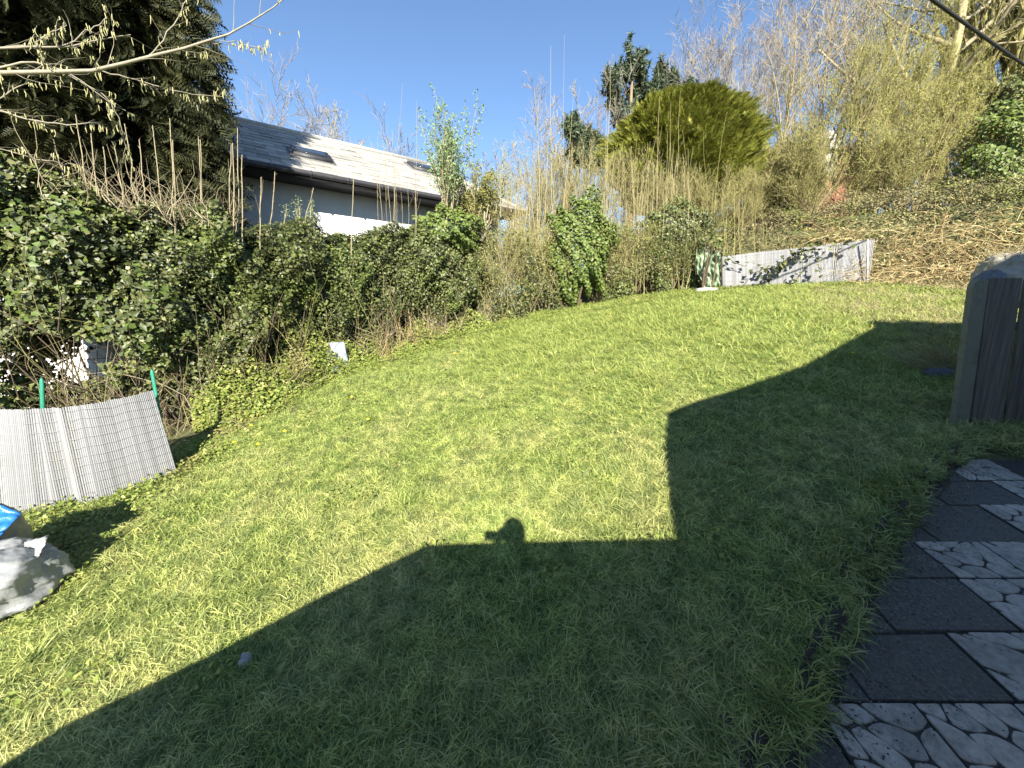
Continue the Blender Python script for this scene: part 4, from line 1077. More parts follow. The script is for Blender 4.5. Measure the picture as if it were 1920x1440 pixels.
# leafy sprawl spilling out of the hedge foot onto the lawn (weeds and bramble)
def sprawl(name, label, px0, px1, n, dep, hgt, mat, size, tw):
    s0, s1 = s_at(px0), s_at(px1); p, _ = hb(np.array([(s0 + s1) / 2])); o = thing(name, label, 'bush', gpt(*p[0]), 'undergrowth at the hedge foot')
    s = s0 + (s1 - s0) * rh.random(n); p, nv = hb(s); u = rh.random(n)
    dd = -.3 + dep * u * (1 + .25 * np.sin(s * 4)); q = p + nv * dd[:, None]
    z = T(q[:, 0], q[:, 1]) + hgt * (1 - u) ** .8 * rh.random(n) ** .6 * (1 + .4 * np.sin(s * 5 + 1)) + .02
    N = np.concatenate([nv * .7, np.ones((n, 1))], 1) + rh.normal(0, .5, (n, 3))
    V, F = leaves(np.concatenate([q, z[:, None]], 1), N, rh.uniform(*size, n), IVY, IVY_F, rh); part('foliage', V, F, mat, o, 'stuff')
    k = rh.permutation(n)[:tw]; P1, R1 = grow(rh, np.stack([q[k, 0], q[k, 1], T(q[k, 0], q[k, 1])], -1), rh.normal(size=(tw, 3)) * .6 + np.array([.1, -.2, .8]), .3 + .5 * rh.random(tw), .005, 6, .2, (0, 0, -.08))
    V, F = tubes(P1, R1, 3); part('stems', V, F, M['twig_olive'], o, 'stuff')
sprawl('bramble', 'bright leafy bramble between the grey screen and the hedge', 330, 650, 9000, .75, 1.0, M['weed'], (.03, .06), 160)
sprawl('bramble', 'low leafy weeds at the foot of the hedge below the house', 640, 960, 6000, .7, .45, M['weed'], (.03, .06), 60)

# ------------------------------------------------------------------ twiggy scrub, ivy columns and canes in the middle distance
def scrub(name, label, px0, px1, z0, z1, n_tw, n_lf, mat_t, mat_l, size, group=None, dep=1.2, seed=1, lean=.35, r=.006):
    r_ = np.random.default_rng(seed); s0, s1 = s_at(px0), s_at(px1)
    p, _ = hb(np.array([(s0 + s1) / 2])); o = thing(name, label, 'shrub', gpt(*p[0]), group)
    s = s0 + (s1 - s0) * r_.random(n_tw); p, nv = hb(s); q = p + nv * (.35 - dep * r_.random(n_tw) ** .8)[:, None]
    zb = T(q[:, 0], q[:, 1]); b = zb + (z0 + Z0 - zb) * r_.random(n_tw) * 1.0
    D = np.stack([r_.normal(0, lean, n_tw), r_.normal(-.1, lean, n_tw), np.ones(n_tw)], -1)
    L = np.maximum(.3, (z1 + Z0 - b) * r_.uniform(.35, 1.0, n_tw))
    P1, R1 = grow(r_, np.stack([q[:, 0], q[:, 1], b], -1), D, np.minimum(L, 1.8), r, 6, .16, (0, 0, .05))
    q2, d2, L2, r2 = sub(r_, P1, R1, 4, .2, .95, 38, .4, .6); P2, R2 = grow(r_, q2, d2, L2, np.maximum(r2, .0025), 4, .2, (0, 0, .06))
    V, F = cat_vf([tubes(P1, R1, 3), tubes(P2, R2, 3)]); part('twigs', V, F, mat_t, o, 'stuff')
    if n_lf:
        k = r_.integers(0, len(P2), n_lf); t = r_.integers(0, 4, n_lf); C = P2[k, t] + r_.normal(0, .05, (n_lf, 3))
        V, F = leaves(C, np.array([0, -.8, .6]) + r_.normal(0, .6, (n_lf, 3)), r_.uniform(*size, n_lf), LEAF, LEAF_F, r_); part('foliage', V, F, mat_l, o, 'stuff')
    n3 = 3200; s3 = s0 + (s1 - s0) * r_.random(n3); p3, nv3 = hb(s3); q3_ = p3 + nv3 * (.42 - .35 * r_.random(n3) + .12 * np.sin(s3 * 5))[:, None]
    zb3 = T(q3_[:, 0], q3_[:, 1]); y3 = r_.random(n3) ** 1.3; kk = np.sin(s3 * 3.7 + seed) * np.sin(y3 * 7 + s3 * 2) > -.15; C3 = np.concatenate([q3_, (zb3 + y3 * (z1 + Z0 - zb3) * .85)[:, None]], 1)[kk]
    V, F = leaves(C3, np.array([0, -.8, .6]) + r_.normal(0, .6, (len(C3), 3)), r_.uniform(.035, .07, len(C3)), IVY, IVY_F, r_); part('ivy_leaves', V, F, M['ivy'], o, 'stuff')
    return o
scrub('scrub_bush', 'straw coloured twiggy scrub between the dark hedge and the bright ivy', 915, 1050, 1.6, 2.4, 800, 13000, M['twig_cane'], M['scrub'], (.03, .06), 'twiggy scrub', seed=31)
scrub('scrub_bush', 'olive twiggy scrub to the right of the bright ivy column', 1120, 1245, 1.8, 2.6, 800, 15000, M['twig_cane'], M['scrub'], (.03, .06), 'twiggy scrub', seed=32)
scrub('scrub_bush', 'leafy dark scrub beside the green plastic sheet', 1215, 1340, 1.6, 2.5, 600, 14000, M['twig_olive'], M['ivy'], (.04, .07), 'twiggy scrub', seed=33)
def ivy_mass(name, label, px, py, F, rx, ry, rz, n, mat, size, seed, group=None):
    r_ = np.random.default_rng(seed); c = W(px, py, F); o = thing(name, label, 'ivy', gpt(c[0], c[1]), group)
    d = nrm(r_.normal(size=(n, 3))); d[:, 1] = -np.abs(d[:, 1]) * np.where(r_.random(n) < .8, 1, -1)
    k = 1 + .2 * np.sin(d[:, 0] * 5 + seed) * np.sin(d[:, 2] * 6) + .12 * np.sin(d[:, 0] * 13 + d[:, 2] * 11)
    C = c + d * k[:, None] * np.array([rx, ry, rz]) * (1 - np.abs(r_.normal(0, .13, n)))[:, None]
    V, F_ = leaves(C, d + np.array([0, -.5, .3]) + r_.normal(0, .5, (n, 3)), r_.uniform(*size, n), IVY, IVY_F, r_); part('foliage', V, F_, mat, o, 'stuff')
    b = gpt(c[0], c[1], -.05); P1, R1 = grow(r_, np.repeat(b[None], 5, 0) + r_.normal(0, .12, (5, 3)) * np.array([1, 1, 0]), np.stack([r_.normal(0, .12, 5), r_.normal(0, .1, 5), np.ones(5)], -1), c[2] + rz * .6 - b[2], .035, 7, .1)
    V, F_ = tubes(P1, R1, 5); part('stem', V, F_, M['bark_dark'], o)
    return o
ivy_mass('ivy_clump', 'bright sunlit ivy clump climbing an old trunk in the middle of the boundary', 1082, 470, 10.55, .9, .6, 1.35, 8500, M['ivy_bright'], (.05, .09), 41)
ivy_mass('ivy_clump', 'rounded ivy clump on top of the hedge below the sapling', 838, 432, 9.9, .85, .6, .5, 3600, M['ivy_bright'], (.045, .08), 42)
ivy_mass('ivy_clump', 'small dark ivy spray over the top of the green sheet', 1330, 455, 10.45, .36, .2, .16, 120, M['ivy'], (.06, .1), 44)
ivy_mass('ivy_clump', 'dark ivy patch above the green plastic sheet', 1270, 430, 11.2, 1.0, .6, .7, 4200, M['ivy'], (.045, .08), 43)

FUZZ = []
# canes: tall straight shoots, one object each
CG = 'coppiced shrubs with long straight shoots'
def canes(label, px0, px1, n, F0, F1, ytop, seed, zb=1.2, r=.011, tall=(), mat='twig_cane', side=9):
    r_ = np.random.default_rng(seed); c = W((px0 + px1) / 2, 420, (F0 + F1) / 2)
    o = thing('cane_shrub', label, 'shrub', gpt(c[0], c[1]), CG)
    pts = [(px0 + (px1 - px0) * (i + r_.random()) / n, ytop + abs(r_.normal(0, 55)) + r_.uniform(0, 60)) for i in range(n)] + list(tall)
    for i, (px, yt) in enumerate(pts):
        F = r_.uniform(F0, F1); top = W(px, yt, F); bs = W(px + r_.normal(0, 14), 440, F); bs[2] = Z0 + zb - .9 * r_.random()
        m_ = 8; t = np.linspace(0, 1, m_)[:, None]; bow = np.array([r_.normal(0, .09), r_.normal(0, .06), 0])
        path = bs * (1 - t) + top * t + bow * np.sin(t * 3.14) + r_.normal(0, .012, (m_, 3)) * (t > 0)
        rad = np.linspace(1, .3, m_) * r * r_.uniform(.6, 1.15); pp = [tubes(path, rad, 4)]
        q, d, L, rr = sub(r_, path[None], rad[None], side, .1, .85, 30, .12, .6); P2, R2 = grow(r_, q, d, .06 + .3 * r_.random(side), np.maximum(rr * .7, .003), 4, .1, (0, 0, .15)); pp.append(tubes(P2, R2, 3))
        V, Fc = cat_vf(pp); part('cane', V, Fc, M[mat], o)
canes('thicket of pale straight canes left of the golden conifer', 965, 1130, 46, 10.4, 11.6, 255, 61, tall=((1003, 165), (1032, 85), (1058, 65), (1075, 180)))
canes('pale canes rising in front of the golden conifer', 1125, 1300, 46, 10.6, 11.8, 225, 62, tall=((1137, 175), (1145, 125), (1275, 170), (1237, 180), (1257, 190)))
canes('shorter olive canes to the right of the golden conifer', 1290, 1440, 20, 11.0, 12.2, 300, 63, tall=((1318, 245), (1362, 210)), mat='twig_olive')
canes('few thin dark shoots standing in front of the slate roof', 690, 800, 7, 9.0, 9.8, 240, 64, zb=1.2, r=.008, tall=((757, 155), (781, 190), (712, 225), (727, 232), (735, 240)), mat='twig_pale', side=5)

for lab, px, yt, F_, sd in (('fuzzy straw coloured scrub left of the small pine', 985, 330, 11.9, 65), ('fuzzy straw coloured scrub below the small pine', 1060, 325, 12.2, 66), ('dense straw coloured scrub under the left of the golden conifer', 1140, 322, 12.0, 67),
                            ('dense straw coloured scrub under the middle of the golden conifer', 1225, 330, 12.2, 68), ('olive brown scrub under the right of the golden conifer', 1310, 340, 12.3, 69), ('brown scrub at the right foot of the golden conifer', 1390, 335, 12.8, 70)):
    FUZZ.append((lab, px, yt, F_, sd))
# fine fresh-leaved sapling over the hedge in front of the roof
def sapling(label, px, ytop, ybase, F, spread, n, nl, seed, mat_l, size):
    r_ = np.random.default_rng(seed); b = W(px, ybase, F); top = W(px, ytop, F); H = top[2] - b[2]
    g0 = gpt(b[0], b[1], -.05); o = thing('sapling', label, 'sapling', g0)
    D = np.stack([r_.normal(0, spread, n), r_.normal(0, spread, n), np.ones(n)], -1)
    P1, R1 = grow(r_, np.repeat(b[None], n, 0) + r_.normal(0, .15, (n, 3)), D, H * r_.uniform(.5, 1.05, n), .014, 8, .06, (0, 0, .06))
    st_, _ = grow(r_, g0[None], np.array([[0, 0, 1.0]]), b[2] - g0[2] + .1, .03, 4, .03)
    V, F_ = tubes(st_, np.full((1, 4), .03), 5); part('trunk', V, F_, M['bark'], o)
    q, d, L, rr = sub(r_, P1, R1, 9, .2, 1, 35, .3, .6); P2, R2 = grow(r_, q, d, L, np.maximum(rr, .003), 4, .15, (0, 0, .1))
    V, F_ = cat_vf([tubes(P1, R1, 4), tubes(P2, R2, 3)]); part('branches', V, F_, M['twig_pale'], o, 'stuff')
    k = r_.integers(0, len(P2), nl); t = r_.integers(0, 4, nl); C = P2[k, t] + r_.normal(0, .035, (nl, 3))
    V, F_ = leaves(C, np.array([0, -.7, .6]) + r_.normal(0, .7, (nl, 3)), r_.uniform(*size, nl), LEAF, LEAF_F, r_); part('crown', V, F_, mat_l, o, 'stuff')
sapling('slender sapling with fresh blue green leaves above the hedge before the slate roof', 845, 200, 400, 9.7, .24, 24, 5200, 71, M['fresh'], (.04, .075))
sapling('bushy yellow green sapling hiding the right end of the slate roof', 895, 310, 420, 10.2, .5, 34, 9000, 72, M['scrub'], (.035, .065))
sapling('small fresh leaved shoot right of the roof end', 948, 290, 420, 10.3, .1, 4, 260, 73, M['fresh'], (.04, .07))
sapling('thin leafy shoot against the white house wall', 560, 365, 430, 7.9, .25, 5, 260, 74, M['fresh'], (.03, .05))

# ------------------------------------------------------------------ conifers
SPV, SPF = spray_template(7)
def conifer(label, c, rx, ry, z0, z1, n, size, mat, seed, droop=.35, shape='cone', tmax=1.0, shell=.1, front=False, core=2500, csize=1.0, keep=None, trunk=True, tipup=0.0, name='conifer_tree'):
    r_ = np.random.default_rng(seed); o = thing(name, label, 'tree', (c[0], c[1], float(T(c[0], c[1]))))
    t = r_.random(n) * tmax; a = (r_.random(n) * 6.283) if not front else np.pi + (r_.random(n) - .08) * np.pi * 1.12
    prof = (1 - t) ** .75 * .98 + .02 if shape == 'cone' else np.sqrt(np.clip(1 - (2 * t * .93 - .86) ** 2, .02, 1))
    lump = 1 + .1 * np.sin(a * 5 + t * 9) + .09 * np.sin(a * 11 - t * 17) + .06 * np.sin(a * 23 + t * 31) + (.1 * np.sin(a * 17 + 5 * np.sin(t * 11)) * np.sin(t * 23 + a * 3) if shape == 'dome' else 0)
    rr = prof * lump * (1 - np.abs(r_.normal(0, shell, n)))
    P = np.stack([c[0] + rx * rr * np.cos(a), c[1] + ry * rr * np.sin(a), z0 + (z1 - z0) * t], -1)
    outw = np.stack([np.cos(a), np.sin(a), np.zeros(n)], -1)
    if keep is not None:
        k = keep(P); P, outw, t = P[k], outw[k], t[k]
    m_ = len(P)
    d = nrm(outw + np.array([0, 0, tipup - droop]) + r_.normal(0, .3, (m_, 3)))       # spray axis
    nv = nrm(np.cross(d, r_.normal(size=(m_, 3)))) + np.array([0, 0, .9]); x = nrm(np.cross(d, nv)); zz = np.cross(x, d)
    S = r_.uniform(*size, m_)
    V = P[:, None] + S[:, None, None] * (x[:, None] * SPV[None, :, :1] + d[:, None] * SPV[None, :, 1:2] + zz[:, None] * SPV[None, :, 2:])
    F = (SPF[None] + (np.arange(m_) * len(SPV))[:, None, None]).reshape(-1, 3)
    part('crown', V.reshape(-1, 3), F, mat, o, 'stuff')
    kk = r_.permutation(m_)[:core]; cen = np.array([c[0], c[1], 0]); Pc_ = P[kk].copy(); Pc_[:, :2] = cen[:2] + (Pc_[:, :2] - cen[:2]) * r_.uniform(.72, .9, (len(kk), 1))
    V, F = leaves(Pc_, outw[kk] + r_.normal(0, .35, (len(kk), 3)), r_.uniform(.3, .55, len(kk)) * csize, LEAF * np.array([1.7, 1, 2]), LEAF_F, r_); part('inner_foliage', V, F, mat, o, 'stuff')
    if trunk:
        b = np.array(o.location); n_ = 6; tt = np.linspace(0, 1, n_)[:, None]; path = b * (1 - tt) + np.array([c[0], c[1], z1 - .3]) * tt
        V, F = tubes(path, np.linspace(.35, .04, n_) * rx / 3.5, 8); part('trunk', V, F, M['bark_dark'], o)
        nb = 60; ta = r_.random(nb) * .8; aa = r_.random(nb) * 6.283; q = np.stack([np.full(nb, c[0]), np.full(nb, c[1]), z0 + (z1 - z0) * ta], -1)
        P1, R1 = grow(r_, q, np.stack([np.cos(aa), np.sin(aa), np.full(nb, .1)], -1), rx * .85 * (1 - ta) ** .7, .03 * rx / 3.5, 5, .06, (0, 0, -.03)); V, F = tubes(P1, R1, 4); part('branches', V, F, M['bark_dark'], o, 'stuff')
    return o
CC = (-9.0, 8.2)
def keepA(P):
    w = P[:, :2] @ NW[:2]
    vis = (P[:, 1] < CC[1] + 2.6)
    e = P[:, :2] @ ED[:2]
    return ((w < WE - .1) | (e < E0 - .2)) & (P[:, 1] > 5.9) & (P[:, 0] > -14)
conifer('huge dark drooping conifer towering over the left hedge', CC, 3.5, 2.5, Z0 + .6, Z0 + 19, 17000, (.35, .65), M['conifer'], 81, .5, keep=keepA, tmax=.5, shell=.15, front=True, core=5000, csize=1.5)
gc = W(1275, 300, 14.2)
conifer('rounded golden green conifer dome behind the canes', (gc[0], gc[1]), 2.25, 1.9, W(1283, 400, 14.2)[2], W(1283, 185, 14.2)[2], 15000, (.16, .36), M['gold'], 82, -.55, 'dome', shell=.14, front=True, core=3000, csize=.8)
def pine(label, F, blobs, seed):
    r_ = np.random.default_rng(seed); c0 = W(blobs[0][0], 330, F); g0 = gpt(c0[0], c0[1], -.1); o = thing('pine_tree', label, 'tree', g0)
    C = []; br = []
    top = W(blobs[0][0], blobs[0][1], F)
    for px, py, w, h in blobs:
        c = W(px, py, F + r_.normal(0, .3)); rx = w / FPX * F * .52; rz = h / FPX * F * .5
        n = int(60 * rx * rz) + 22; d = nrm(r_.normal(size=(n, 3))) * r_.uniform(.25, 1.0, (n, 1)); q = c + d * np.array([rx, rx * .8, rz]); C.append(q)
        br.append(np.stack([np.repeat((g0 * .25 + c * .75)[None], 1, 0)[0] * np.array([1, 1, 1]), c]))
        for i in r_.permutation(n)[:n // 3]: br.append(np.stack([c - np.array([0, 0, rz * .5]), q[i]]))
    C = np.concatenate(C); nn = 46; n = len(C)
    dirs = nrm(r_.normal(size=(n, nn, 3)) + np.array([0, 0, .55])); base = C[:, None] + np.array([0, 0, 1.0]) * r_.uniform(-.12, .14, (n, nn, 1))
    V, F_ = leaves(base.reshape(-1, 3), np.cross(dirs, r_.normal(size=dirs.shape)).reshape(-1, 3), r_.uniform(.14, .3, n * nn), NEEDLE * np.array([2.2, 1, 1]), NEEDLE_F, r_, spin=None)
    part('crown', V, F_, M['pine'], o, 'stuff')
    n_ = 7; t = np.linspace(0, 1, n_)[:, None]; path = g0 * (1 - t) + top * t + r_.normal(0, .08, (n_, 3)) * np.sin(3.14 * t); V, F_ = tubes(path, np.linspace(.2, .05, n_), 7); part('trunk', V, F_, M['bark'], o)
    B = np.stack([np.linspace(0, 1, 4)[:, None] * (b[1] - b[0]) + b[0] for b in br]); V, F_ = tubes(B, np.tile(np.linspace(.035, .012, 4), (len(B), 1)), 4); part('branches', V, F_, M['bark'], o, 'stuff')
pine('tall grey green pine rising behind the golden conifer', 20, [(1186, 120, 56, 84), (1150, 158, 44, 56), (1200, 178, 80, 60), (1158, 205, 40, 50), (1238, 138, 22, 46), (1262, 148, 26, 40), (1232, 172, 50, 50), (1190, 215, 60, 40), (1290, 168, 50, 26)], 91)
pine('small grey green pine left of the golden conifer', 18, [(1073, 240, 28, 46), (1092, 262, 42, 46), (1118, 268, 40, 44), (1083, 292, 46, 40), (1120, 300, 44, 40)], 92)

# ------------------------------------------------------------------ bare trees
def bare_tree(label, px, pbase, ptop, F, spread, seed, mat='twig_grey', stems_=1, dens=(7, 7, 6), trunk_r=.1, lean=(0, 0), buds=0, bmat='bud', bsize=(.03, .05), name='bare_tree', twig=.006, group='bare trees', ang=38, bark='bark', trop=.1, wander=.09, t0=.28):
    r_ = np.random.default_rng(seed); b = W(px, pbase, F); top = W(px, ptop, F); H = top[2] - b[2]
    g0 = gpt(b[0], b[1], -.1); b[2] = min(b[2], max(g0[2], b[2])); 
    o = thing(name, label, 'tree', g0, group)
    D = np.stack([r_.normal(lean[0], spread, stems_), r_.normal(lean[1], spread * .6, stems_), np.ones(stems_)], -1)
    S0 = np.repeat(np.array([[b[0], b[1], g0[2]]]), stems_, 0) + r_.normal(0, .08, (stems_, 3)) * np.array([1, 1, 0]) * (stems_ > 1)
    HH = top[2] - g0[2]
    P0, R0 = grow(r_, S0, D, HH * r_.uniform(.82, 1.0, stems_), trunk_r * r_.uniform(.6, 1.0, stems_), 10, wander * .6, (lean[0] * .03, 0, .08), .12)
    V, F_ = tubes(P0, R0, 7); part('trunk', V, F_, M[bark], o)
    q, d, L, rr = sub(r_, P0, R0, dens[0], t0, .97, ang, .5, .55); P1, R1 = grow(r_, q, d, L, rr, 6, wander, (0, 0, trop))
    q, d, L, rr = sub(r_, P1, R1, dens[1], .2, 1, ang, .55, .55); P2, R2 = grow(r_, q, d, L, np.maximum(rr, twig), 5, wander * 1.3, (0, 0, trop))
    q, d, L, rr = sub(r_, P2, R2, dens[2], .15, 1, ang, .6, .6); P3, R3 = grow(r_, q, d, np.maximum(L, .2), np.full(len(q), twig), 4, wander * 1.6, (0, 0, trop), .5)
    V, F_ = cat_vf([tubes(P1, R1, 5), tubes(P2, R2, 4), tubes(P3, R3, 3)]); part('crown', V, F_, M[mat], o, 'stuff')
    if buds:
        k = r_.integers(0, len(P3), buds); t = r_.integers(0, 4, buds); C = P3[k, t] + r_.normal(0, .04, (buds, 3))
        V, F_ = leaves(C, np.array([0, -.7, .5]) + r_.normal(0, .7, (buds, 3)), r_.uniform(*bsize, buds), LEAF, LEAF_F, r_); part('buds', V, F_, M[bmat], o, 'stuff')
    return o
for lab, px, yt, F_, sd in FUZZ:
    bare_tree(lab, px, 430, yt, F_, .3, sd, 'twig_cane' if sd < 69 else 'twig_olive', 16, (8, 6, 4), .014, (0, 0), 4500, 'scrub', (.025, .05), name='scrub_shrub', twig=.004, group='straw coloured scrub behind the boundary', ang=30, t0=.05)
# behind the slate roof
bare_tree('bare grey tree behind the left end of the slate roof', 535, 330, 182, 26, .15, 101, stems_=3, dens=(8, 7, 6), trunk_r=.16, twig=.016)
bare_tree('small bare tree behind the middle of the slate roof ridge', 585, 340, 205, 28, .15, 102, stems_=2, dens=(8, 7, 5), trunk_r=.14, twig=.016)
bare_tree('feathery bare tree behind the roof right of the skylight', 640, 350, 212, 30, .12, 103, stems_=3, dens=(8, 7, 6), trunk_r=.14, twig=.018, mat='twig_pale')
bare_tree('low brownish bare tree behind the right part of the roof ridge', 725, 370, 262, 30, .3, 104, stems_=4, dens=(7, 6, 5), trunk_r=.12, twig=.018)
bare_tree('far bare tree in the gap beyond the roof end', 915, 420, 300, 32, .35, 105, stems_=4, dens=(7, 6, 5), trunk_r=.12, twig=.018)
bare_tree('bare bush beyond the canes left of the small pine', 1000, 420, 265, 20, .3, 106, stems_=6, dens=(7, 6, 5), trunk_r=.06, twig=.011, mat='twig_pale')
bare_tree('small bare tree between the two pines', 1120, 380, 165, 19, .25, 107, stems_=4, dens=(6, 6, 5), trunk_r=.06, twig=.01)
# right-hand wood
bare_tree('bare slender trees with fine twigs just right of the tall pine', 1290, 360, 55, 21, .16, 111, stems_=4, dens=(8, 7, 5), trunk_r=.09, twig=.011)
bare_tree('tall bare many stemmed tree behind the golden conifer', 1385, 380, 15, 18, .2, 112, stems_=5, dens=(8, 8, 6), trunk_r=.08, twig=.009)
bare_tree('pale stemmed bare tree with fanned branches right of the golden conifer', 1450, 400, 10, 15, .26, 113, stems_=6, dens=(8, 7, 6), trunk_r=.07, twig=.007, mat='twig_pale')
bare_tree('bare tree with purplish twigs behind the willow', 1530, 380, -70, 21, .2, 114, stems_=4, dens=(9, 8, 7), trunk_r=.11, twig=.011)
bare_tree('tall bare tree against the sky left of the thick trunks', 1640, 380, -110, 20, .2, 115, stems_=3, dens=(10, 8, 7), trunk_r=.14, twig=.011)
WG = 'budding willows on the bank'
bare_tree('budding yellow green willow leaning right in front of the brick house', 1500, 400, 90, 13.5, .3, 121, 'twig_olive', 7, (8, 8, 6), .05, (.55, 0), 9000, name='willow_tree', twig=.006, group=WG, ang=26)
bare_tree('broad budding willow in the middle of the wooded bank', 1610, 410, 60, 14.5, .35, 122, 'twig_olive', 8, (8, 8, 7), .05, (.35, 0), 14000, name='willow_tree', twig=.006, group=WG, ang=26)
bare_tree('low arching willow under the thick yellow trunk', 1700, 420, 150, 13.2, .45, 123, 'twig_olive', 8, (8, 7, 6), .045, (.1, 0), 12000, name='willow_tree', twig=.006, group=WG, ang=30)
bare_tree('budding willow between the two thick trunks', 1800, 410, 110, 14.8, .35, 124, 'twig_olive', 7, (8, 8, 6), .05, (.1, 0), 11000, name='willow_tree', twig=.006, group=WG, ang=28)
for lab, px, yt, F_, sd in (('low olive thicket in front of the brick house', 1520, 250, 13.0, 125), ('low olive thicket right of the brick house', 1600, 240, 13.4, 126), ('low yellow olive thicket below the sunlit yellow trunk', 1680, 255, 12.8, 127),
                            ('low olive thicket between trunk and evergreen bush', 1775, 250, 13.0, 128), ('low brown thicket between golden conifer and willow', 1440, 270, 13.6, 129)):
    bare_tree(lab, px, 420, yt, F_, .55, sd, 'twig_olive', 12, (9, 7, 5), .03, (0, 0), 9000, 'scrub' if sd % 2 else 'bud', (.03, .055), name='thicket', twig=.006, group='thickets on the bank', ang=35, t0=.04)
bare_tree('tall sunlit yellow tree with ivy clad trunk on the right', 1745, 380, -160, 14.2, .05, 131, 'twig_pale', 1, (16, 8, 6), .3, (-.06, 0), 6000, 'weed', (.05, .09), twig=.008, bark='bark_sunny', ang=55)  # the trunk's yellow is sunlight put into its bark colour
bare_tree('massive tree with dense brown twigs at the right edge', 1862, 380, -260, 14.0, .07, 132, 'twig_olive', 4, (20, 9, 7), .5, (.06, 0), 0, twig=.009, bark='bark_sunny', ang=22)
bare_tree('bare tree with dark crooked branches at the far right', 1815, 380, -80, 15.5, .2, 133, 'twig_dark', 2, (12, 8, 6), .12, (0, 0), 0, twig=.009, ang=60)
ivy_mass('evergreen_bush', 'glossy green ivy bush at the right edge of the wood', 1895, 300, 12.2, 1.35, 1.0, 1.7, 6500, M['ivy_bright'], (.06, .1), 141)
ivy_mass('evergreen_bush', 'dark evergreen bush under the massive right hand tree', 1905, 215, 13.2, 1.2, 1.0, 1.3, 5000, M['ivy'], (.06, .1), 142)

# ------------------------------------------------------------------ bramble bank, dead bracken, dry tussock
r_ = np.random.default_rng(151)
def bank(name, label, l0, l1, u0, u1, n, h, mat, size, ntw, tmat, seed):
    q_ = np.random.default_rng(seed); lm = (l0 + l1) / 2; o = thing(name, label, 'brambles', gpt(lm, float(np.interp(lm, _bl, _bf)) + (u0 + u1) / 2), 'bramble covered bank')
    l = l0 + (l1 - l0) * q_.random(n); f = np.interp(l, _bl, _bf) + u0 + (u1 - u0) * q_.random(n)
    z = T(l, f) + h * (.65 + .35 * np.sin(l * 2.3 + f * 1.7) * np.sin(f * 2.9 - l)) * q_.random(n) ** .45
    P = np.stack([l, f, z], -1)
    kk = np.sin(l * 3.1 + 2 * np.sin(z * 4)) * np.sin(z * 6 + 1.5 * np.sin(l * 2.3)) + .5 * np.sin(l * 9 + z * 7) > -.55 + .5 * q_.random(n) - .3
    P = P[kk]; n = len(P)
    V, F = leaves(P, np.array([0, -.9, .7]) + q_.normal(0, .6, (n, 3)), q_.uniform(*size, n), LEAF * np.array([1.4, 1, 1]), LEAF_F, q_); part('foliage', V, F, mat, o, 'stuff')
    k = q_.permutation(n)[:ntw]; P1, R1 = grow(q_, P[k] - np.array([0, 0, .2]), q_.normal(size=(ntw, 3)) * np.array([1, .6, .6]) + np.array([0, -.1, .6]), (.4 + .9 * q_.random(ntw)), .004 + .005 * q_.random(ntw), 7, .2, (0, -.02, -.09))
    V, F = tubes(P1, R1, 3); part('stems', V, F, tmat, o, 'stuff')
bank('bramble_bank', 'brown and olive brambles on the bank above the upper screen', 3.6, 9.2, -.1, 4.6, 38000, .75, M['bramble'], (.03, .07), 1500, M['twig_dark'], 152)
bank('bramble_bank', 'dense brown brambles on the bank above the dead bracken', 8.6, 15.5, .3, 6.0, 40000, .8, M['bramble'], (.03, .075), 1300, M['twig_dark'], 153)
# dead bracken heap right of the screen
bc = W(1715, 545, 8.9); br = thing('dead_bracken', 'heap of dead orange brown bracken right of the upper screen', 'bracken', gpt(bc[0], bc[1]))
n = 2300; l = r_.uniform(8.2, 12.4, n); f = np.interp(l, _bl, _bf) - .75 + r_.uniform(0, 1.9, n) ** 1.0
z = T(l, f) + r_.random(n) * (.35 + .75 * sstep(-.8, .6, f - np.interp(l, _bl, _bf)))
P1, R1 = grow(r_, np.stack([l, f, z], -1), r_.normal(size=(n, 3)) * np.array([1.2, .5, .5]) + np.array([-.1, -.25, .25]), .3 + .9 * r_.random(n) ** 2, .0025 + .008 * r_.random(n) ** 2, 6, .14, (0, -.03, -.12))
V, F = tubes(P1, R1, 3); part('stalks', V, F, M['bracken'], br, 'stuff')
n = 4000; k = r_.integers(0, len(P1), n); t = r_.integers(1, 6, n)
V, F = leaves(P1[k, t] + r_.normal(0, .05, (n, 3)), r_.normal(size=(n, 3)) + np.array([0, -.5, .5]), r_.uniform(.05, .13, n), LEAF * np.array([.35, 1, 1]), LEAF_F, r_); part('fronds', V, F, M['bracken'], br, 'stuff')
# pale tussock by the post
tc_ = W(1768, 680, 4.9); tz = gpt(tc_[0], tc_[1]); tu = thing('dry_tussock', 'dry pale grass tussock leaning out beside the fence post', 'grass', tz)
n = 420; a = r_.uniform(1.5, 5.0, n); el = r_.uniform(.2, 1.3, n)
P1, R1 = grow(r_, tz + r_.normal(0, .12, (n, 3)) * np.array([1.3, 1, 0]), np.stack([np.cos(a) * np.cos(el), np.sin(a) * np.cos(el), np.sin(el)], -1), r_.uniform(.25, .6, n), .003, 5, .1, (0, 0, -.12)); V, F = tubes(P1, R1, 3); part('blades', V, F, M['straw'], tu, 'stuff')
